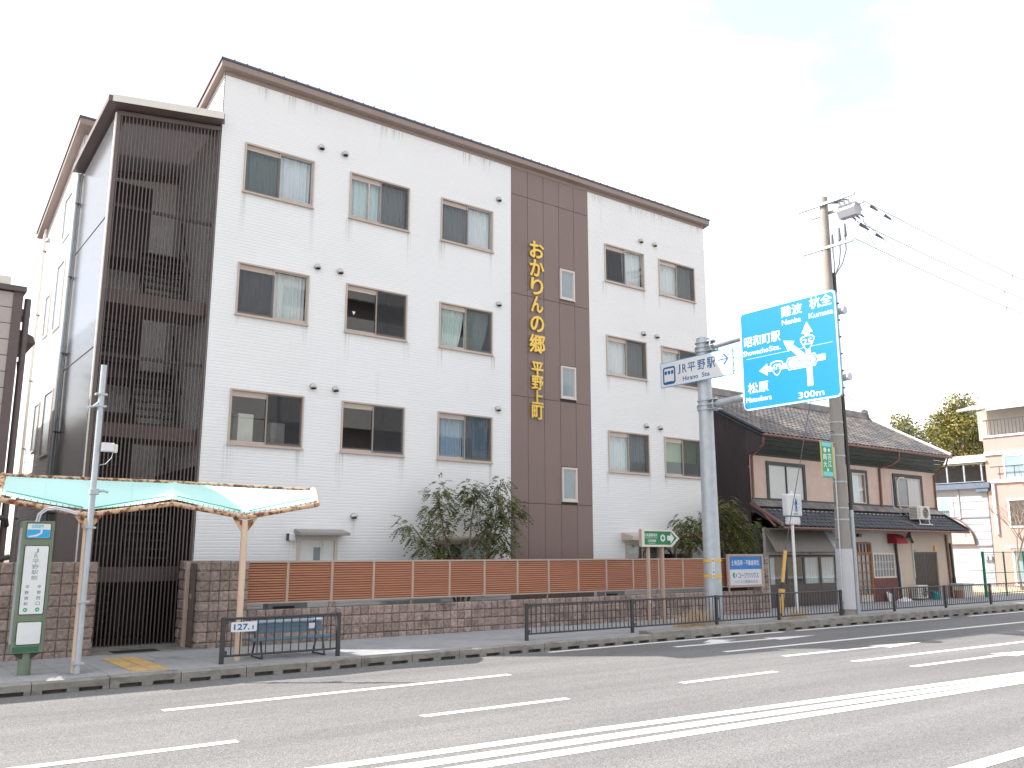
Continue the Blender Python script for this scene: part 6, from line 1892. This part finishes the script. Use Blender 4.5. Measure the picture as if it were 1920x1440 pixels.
# green mesh fence round the lot
gf = thing('mesh_fence', 'green mesh fence in front of the empty lot', 'fence', (45, 18.5, PZ))
for k in range(9):
    x = 39.1 + 1.9 * k
    cyl('post', 'greenfence', gf, (x, 18.5, 0.1), (x, 18.5, 2.05), 0.035 if k else 0.06, n=8)
for z in (0.3, 1.15, 2.02):
    tube('rail', 'greenfence', gf, [(39.1, 18.5, z), (54.4, 18.5, z)], 0.018, 6)
ms = MB()
for k in range(150):
    x = 39.1 + 0.1 * k
    for s in (-1, 1):
        xa, xb = x, x + s * 1.0
        if 39.1 <= xb <= 54.4:
            ms.add([(xa, 18.5, 0.3), (xa + 0.008, 18.5, 0.3), (xb + 0.008, 18.5, 2.0), (xb, 18.5, 2.0)], [(0, 1, 2, 3)])
tag(ms.build('mesh', 'greenfence', gf), kind='stuff')

# ------------------------------------------------------------------ neighbour building at the left edge
M['nbrwall'] = mat('pale_brown_panel_wall', (0.42, 0.365, 0.34), 0.7, var=0.07, scale=1.5, rand=0.03, stain=((0.22, 0.18, 0.16), 2.0, 0.62, 0.85, (4, 1, 0.5)))
M['nbrpipe'] = mat('dark_brown_pipe', (0.11, 0.08, 0.075), 0.5, var=0.1)
nb_ = thing('neighbour_building', 'pale brown panelled building with dark downpipes at the left edge', 'building', (-2, 18.5, 0.1))
box('core', 'nbrpipe', nb_, -10, 2.20, 18.56, 27, 0.05, 6.88)
for k in range(22):
    z = 0.1 + 0.308 * k
    MB().cbox(-8, 2.10, 18.50, 18.56, z + 0.006, z + 0.302, 0.004).build('wall_board', 'nbrwall', nb_, fix=True)
box('unseen_rear_volume', 'nbrpipe', nb_, -10, 2.10, 27.001, 42, 0.05, 6.1)  # unseen volume added so the metal stair wall reflects dark lower down
box('corner_trim', 'nbrpipe', nb_, 2.10, 2.26, 18.48, 18.62, 0.1, 6.90)
box('parapet', 'nbrpipe', nb_, -10, 2.30, 18.42, 27.1, 6.89, 6.99)
MB().prism([(-10, 18.6, 6.99), (-10, 19.3, 7.35), (-10, 24, 7.35), (-10, 25, 6.99)], (12.0, 0, 0)).build('roof', 'slategrey', nb_, fix=True)
box('roof_vent', 'cream', nb_, 1.70, 2.05, 18.7, 19.1, 6.99, 7.22)
tube('downpipe', 'nbrpipe', nb_, [(2.36, 18.62, 6.8), (2.36, 18.62, 0.1)], 0.06, 8)
tube('downpipe', 'nbrpipe', nb_, [(2.42, 19.3, 5.7), (2.44, 19.3, 5.5), (2.44, 19.3, 0.1)], 0.06, 8)
MB().prism([(2.21, 18.9, 6.30), (2.55, 18.9, 6.15), (2.60, 18.9, 6.02), (2.21, 18.9, 6.02)], (0, 1.6, 0)).build('side_eave', 'nbrpipe', nb_, fix=True)
MB().prism([(2.21, 18.6, 6.62), (2.42, 18.6, 6.55), (2.42, 18.6, 6.45), (2.21, 18.6, 6.45)], (0, 0.5, 0)).build('side_eave', 'nbrpipe', nb_, fix=True)
tube('cable_pipe', 'darkmetal', nb_, [(1.2, 18.3, 2.72), (2.0, 18.3, 2.68), (2.35, 18.35, 2.62), (2.38, 18.5, 2.5)], 0.05, 8)
tube('cable_pipe', 'darkmetal', nb_, [(1.2, 18.3, 1.80), (2.2, 18.3, 1.88), (2.46, 18.3, 1.94)], 0.05, 8)

# ------------------------------------------------------------------ building across the road (seen mirrored in the windows)
M['opp'] = mat('grey_opposite_panels', (0.40, 0.395, 0.385), 0.8, var=0.05, scale=0.5, rand=0.08)
op = thing('opposite_building', 'grey panelled office building across the road, seen mirrored in the window panes', 'building', (20, -16, 0.1))
OY = -16.0
for i in range(9):
    for j in range(8):
        if (i in (3, 4) and j < 6): continue
        z0 = 1.2 + 3.1 * j
        MB().box(2 + 4 * i + 0.04, 2 + 4 * i + 3.96, OY - 0.4, OY, z0 + 0.03, z0 + 1.75).build('wall_panel', 'opp', op)
for i in (3, 4):
    for j in range(6):
        MB().box(2 + 4 * i + 0.04, 2 + 4 * i + 3.96, OY - 0.4, OY + 0.3, 1.2 + 3.1 * j + 0.03, 1.2 + 3.1 * (j + 1) - 0.03).build('wall_panel', 'opp', op)
box('window_band_core', 'darkdoor', op, 2, 38, OY - 10, OY - 0.41, 0.1, 25.6)
# ------------------------------------------------------------------ trees
def leaf_tree(name, label, base, stems, clusters, leafmat, leaflets=11, lsize=0.062, seed=1, group=None, cat='tree'):
    """stems: polylines with radii; clusters: (x,y,z,r,n) volumes filled with drooping pinnate leaves"""
    rnd = random.Random(seed)
    T = thing(name, label, cat, base, group)
    tr = MB()
    for path, r0, r1 in stems:
        k = len(path)
        tr.tube(path, [r0 + (r1 - r0) * i / (k - 1) for i in range(k)], 7)
    lf = MB()
    ends = [Vector(s[0][-1]) for s in stems] + [Vector(s[0][len(s[0]) // 2]) for s in stems]
    for (cx, cy, cz, r, n) in clusters:
        c = Vector((cx, cy, cz))
        e = min(ends, key=lambda p: (p - c).length)
        mid = (e + c) / 2 + Vector((rnd.uniform(-.1, .1), rnd.uniform(-.05, .05), -0.05))
        tr.tube([e, mid, c], [0.014, 0.010, 0.005], 5)
        for q in range(int(n * 1.25)):
            d = Vector((rnd.gauss(0, 1), rnd.gauss(0, 0.8), rnd.gauss(0, 0.8)))
            d.normalize()
            p0 = c + d * r * rnd.uniform(0.15, 0.95)
            out = Vector((d.x, d.y, d.z * 0.5 - 0.35 + rnd.uniform(-.25, .25))).normalized()
            L = rnd.uniform(0.16, 0.30)
            side = out.cross(Vector((0, 0, 1)))
            if side.length < 0.05: side = Vector((1, 0, 0))
            side.normalize()
            side = (side + Vector((rnd.uniform(-.4, .4), rnd.uniform(-.4, .4), rnd.uniform(-.3, .3)))).normalized()
            for m in range(leaflets):
                t = (m // 2 + 1) / (leaflets // 2 + 1)
                s = 0 if m == leaflets - 1 else (1 if m % 2 else -1)
                if m == leaflets - 1: t = 1.0
                at = p0 + out * (L * t) + Vector((0, 0, -0.10 * t * t))
                ld = (out * 0.6 + side * (s * 0.9) + Vector((0, 0, -0.25))).normalized()
                lw = ld.cross(Vector((rnd.uniform(-.4, .4), rnd.uniform(-.4, .4), 1))).normalized()
                ln = lsize * rnd.uniform(0.8, 1.3); wd = ln * 0.40
                lf.add([at, at + ld * ln * 0.5 + lw * wd, at + ld * ln, at + ld * ln * 0.5 - lw * wd], [(0, 1, 2, 3)])
    tr.build('trunk', 'bark', T, smooth=True)
    lf.build('crown', leafmat, T)
    return T

TY = 18.85
def cl_px(lst):  # (x, dy, z, r, n)
    return [(x, TY + dy, z, r, n) for x, dy, z, r, n in lst]
b = (12.55, TY, 0.1)
stems = [([(12.55, TY, 0.1), (12.5, TY, 1.0), (12.25, TY - 0.02, 1.9), (12.0, TY - 0.05, 2.6), (11.85, TY - 0.05, 3.25)], 0.05, 0.012),
         ([(12.6, TY, 0.1), (12.65, TY, 1.1), (12.8, TY, 2.0), (12.85, TY - 0.05, 2.8), (13.0, TY, 3.5)], 0.05, 0.012),
         ([(12.6, TY, 0.1), (12.9, TY, 1.2), (13.3, TY, 2.1), (13.6, TY - 0.05, 2.9), (13.75, TY, 3.7)], 0.045, 0.010),
         ([(12.5, TY, 0.6), (12.1, TY, 1.5), (11.5, TY - 0.05, 2.2), (11.1, TY, 2.7)], 0.035, 0.008),
         ([(12.5, TY, 1.0), (12.0, TY, 1.8), (11.9, TY - 0.1, 2.1)], 0.03, 0.01),
         ([(12.75, TY, 1.9), (13.2, TY - 0.1, 2.5), (13.9, TY, 3.1), (14.25, TY, 3.3)], 0.025, 0.006)]
cl = cl_px([(11.9, 0, 3.55, .33, 42), (12.1, 0, 3.2, .30, 34), (11.6, -.05, 3.05, .28, 24), (12.75, 0, 3.62, .36, 46), (13.05, .05, 3.35, .36, 40), (13.45, 0, 3.55, .33, 36),
            (13.8, 0, 3.85, .26, 20), (13.95, .0, 3.4, .33, 36), (14.3, 0, 3.15, .30, 34), (14.05, 0, 2.85, .34, 36), (13.6, -.1, 3.0, .38, 50), (13.1, -.1, 2.85, .30, 30),
            (10.95, 0, 2.65, .27, 26), (11.25, -.05, 2.4, .30, 30), (11.5, 0, 2.15, .30, 30), (11.75, -.1, 2.75, .33, 36), (12.0, -.05, 2.55, .26, 22), (11.85, 0, 1.95, .30, 28),
            (13.9, -.05, 2.4, .36, 40), (13.5, -.1, 2.55, .36, 44), (13.75, 0, 2.05, .33, 34), (13.1, 0, 2.35, .28, 24), (12.55, -.1, 2.95, .20, 14), (12.2, 0, 2.1, .18, 10), (12.9, 0, 2.0, .18, 8)])
leaf_tree('ash_tree', 'small multi-stemmed ash tree behind the fence, left of the brown panel strip', b, stems, cl, 'leaf', seed=5, group='ash trees behind the louvre fence')
TY = 18.9
b = (23.0, TY, 0.1)
stems = [([(22.9, TY, 0.1), (22.95, TY, 1.2), (22.75, TY, 2.0), (22.6, TY, 2.7), (22.7, TY, 3.3)], 0.05, 0.012),
         ([(22.95, TY, 0.8), (23.3, TY, 1.7), (23.7, TY, 2.4), (23.9, TY, 2.9)], 0.04, 0.01),
         ([(22.8, TY, 1.2), (22.0, TY, 1.9), (21.2, TY, 2.5), (20.9, TY, 2.8)], 0.035, 0.008)]
cl = cl_px([(22.9, 0, 3.55, .42, 46), (22.5, 0, 3.3, .40, 44), (23.3, 0, 3.3, .42, 46), (22.2, 0, 2.9, .40, 44), (22.9, -.1, 2.85, .46, 56), (23.6, 0, 2.85, .46, 54), (24.0, 0, 2.5, .42, 44),
            (24.3, -.1, 2.9, .33, 26), (23.3, -.1, 2.35, .42, 46), (22.7, 0, 2.3, .36, 34), (20.8, 0, 2.95, .33, 34), (21.2, 0, 2.7, .36, 40), (20.6, -.1, 2.6, .36, 38), (21.6, 0, 3.0, .36, 36), (21.0, 0, 2.3, .3, 26), (21.7, 0, 2.4, .3, 24), (23.8, 0, 2.1, .3, 22)])
leaf_tree('ash_tree', 'small pale green ash tree behind the blue and white billboard', b, stems, cl, 'leafpale', seed=9, lsize=0.068, group='ash trees behind the louvre fence')

def big_tree(label, x, y, h, rx, ry, seed, leafmat, n=46, per=150):
    rnd = random.Random(seed)
    T = thing('camphor_tree', label, 'tree', (x, y, 0), 'trees behind the houses')
    tr = MB().tube([(x, y, 0), (x + 0.2, y, h * 0.3), (x - 0.1, y, h * 0.55), (x + 0.1, y, h * 0.8)], [0.5, 0.42, 0.3, 0.12], 8)
    lf = MB()
    for k in range(n):
        for _ in range(50):
            d = Vector((rnd.uniform(-1, 1), rnd.uniform(-1, 1), rnd.uniform(-1, 1)))
            if 0.25 < d.length < 1: break
        c = Vector((x + d.x * rx, y + d.y * ry, h * 0.66 + d.z * h * 0.34))
        r = rnd.uniform(0.7, 1.35)
        st = Vector((x, y, h * rnd.uniform(0.3, 0.65)))
        tr.tube([st, (st + c) / 2 + Vector((0, 0, 0.3)), c], [0.12, 0.07, 0.03], 5)
        for q in range(per):
            v = Vector((rnd.gauss(0, 1), rnd.gauss(0, 1), rnd.gauss(0, 1))); v.normalize()
            p = c + v * r * rnd.uniform(0.45, 1.05) ** 0.7
            u = Vector((rnd.gauss(0, 1), rnd.gauss(0, 1), rnd.gauss(0, .6))).normalized()
            w = u.cross(v)
            if w.length < 0.1: continue
            w.normalize()
            s = rnd.uniform(0.10, 0.20)
            lf.add([p - u * s, p + w * s * 0.55, p + u * s, p - w * s * 0.55], [(0, 1, 2, 3)])
    tr.build('trunk', 'bark', T, smooth=True)
    lf.build('crown', leafmat, T)
big_tree('yellowing camphor tree rising between the tiled roof and the pink block', 82.3, 40.0, 16.2, 3.5, 3.0, 3, 'leafgold', 60, 190)
big_tree('tall green camphor tree behind the pink block', 87.0, 41.0, 16.2, 3.6, 3.2, 8, 'leafgold', 60, 190)
big_tree('lower olive camphor tree behind the gable of the tiled roof', 74.6, 40.0, 13.9, 3.3, 2.8, 4, 'leafgold', 60, 180)
big_tree('dark camphor tree behind the balcony of the white house', 78.6, 41.5, 12.0, 3.4, 3.0, 6, 'leafdark', 50, 170)
big_tree('small camphor tree half hidden by the tiled roof', 71.0, 40.0, 12.3, 2.8, 2.8, 12, 'leafdark', 40, 160)

# bare tree at the right edge
rnd = random.Random(21)
bt_ = thing('bare_tree', 'small leafless tree in front of the pink apartment block', 'tree', (48.2, 21.0, 0.1))
tb = MB()
def grow(p, d, L, r, depth):
    q = p + d * L
    tb.tube([p, (p + q) / 2 + Vector((rnd.uniform(-.05, .05), rnd.uniform(-.05, .05), 0)), q], [r, r * 0.85, r * 0.7], 5)
    if depth == 0: return
    for _ in range(3 if depth > 2 else 2):
        nd_ = (d + Vector((rnd.uniform(-.7, .7), rnd.uniform(-.9, .9), rnd.uniform(-.1, .5)))).normalized()
        grow(q, nd_, L * rnd.uniform(0.62, 0.82), r * 0.62, depth - 1)
grow(Vector((48.2, 21.0, 0.1)), Vector((0, 0.05, 1)), 1.5, 0.085, 5)
tb.build('branches', 'bark', bt_)

# dry grass tufts by the sign pole and guy wire
dg = MB(); rnd = random.Random(2)
for (cx, cy, n, h, sx) in ((18.05, 15.95, 330, 0.40, 0.30), (17.45, 15.95, 110, 0.26, 0.15), (18.9, 15.8, 36, 0.15, 0.16), (22.3, 15.95, 200, 0.30, 0.30), (20.6, 17.8, 70, 0.15, 0.5), (24.3, 15.95, 25, 0.12, 0.2)):
    for k in range(n):
        x, y = cx + rnd.gauss(0, sx), cy + rnd.gauss(0, 0.06)
        hh = h * rnd.uniform(0.5, 1.3)
        dx, dy = rnd.gauss(0, 0.10), rnd.gauss(0, 0.08)
        w_ = rnd.uniform(0.004, 0.009)
        dg.add([(x - w_, y, 0.12), (x + w_, y, 0.12), (x + dx * 0.6 + w_ * 0.7, y + dy * 0.6, 0.12 + hh * 0.7), (x + dx * 1.3, y + dy, 0.12 + hh), (x + dx * 0.6 - w_ * 0.7, y + dy * 0.6, 0.12 + hh * 0.7)], [(0, 1, 2, 3, 4)])
tag(dg.build('dry_grass', 'drygrass'), 'dry straw-coloured grass tufts along the guard fence', 'grass', kind='stuff')
mw = MB()
for k in range(900):
    x = rnd.uniform(6.0, 24.0); y = 18.19 - abs(rnd.gauss(0, 0.025))
    if rnd.random() > 0.5 + 0.5 * math.sin(x * 1.7): continue
    h = rnd.uniform(0.01, 0.05)
    dx = rnd.gauss(0, 0.02)
    mw.add([(x - 0.006, y, 0.136), (x + 0.006, y, 0.136), (x + dx, y - 0.01, 0.136 + h)], [(0, 1, 2)])
tag(mw.build('wall_weeds', 'moss'), 'short weeds along the foot of the block wall', 'weeds', kind='stuff')
# litter
lt_ = thing('litter', 'crumpled pale scrap on the kerb below the bus stop sign', 'litter', (2.75, 15.0, 0.17))
vs, fs = [], []
for j in range(5):
    for i in range(7):
        e = min(i, 6 - i, j, 4 - j)
        vs.append((2.65 + 0.04 * i, 14.86 + 0.03 * j, 0.169 + (0 if e == 0 else rnd.uniform(0.02, 0.05))))
for j in range(4):
    for i in range(6):
        fs.append((j * 7 + i, j * 7 + i + 1, j * 7 + i + 8, j * 7 + i + 7))
MB().add(vs, fs).build('scrap', 'cream', lt_)
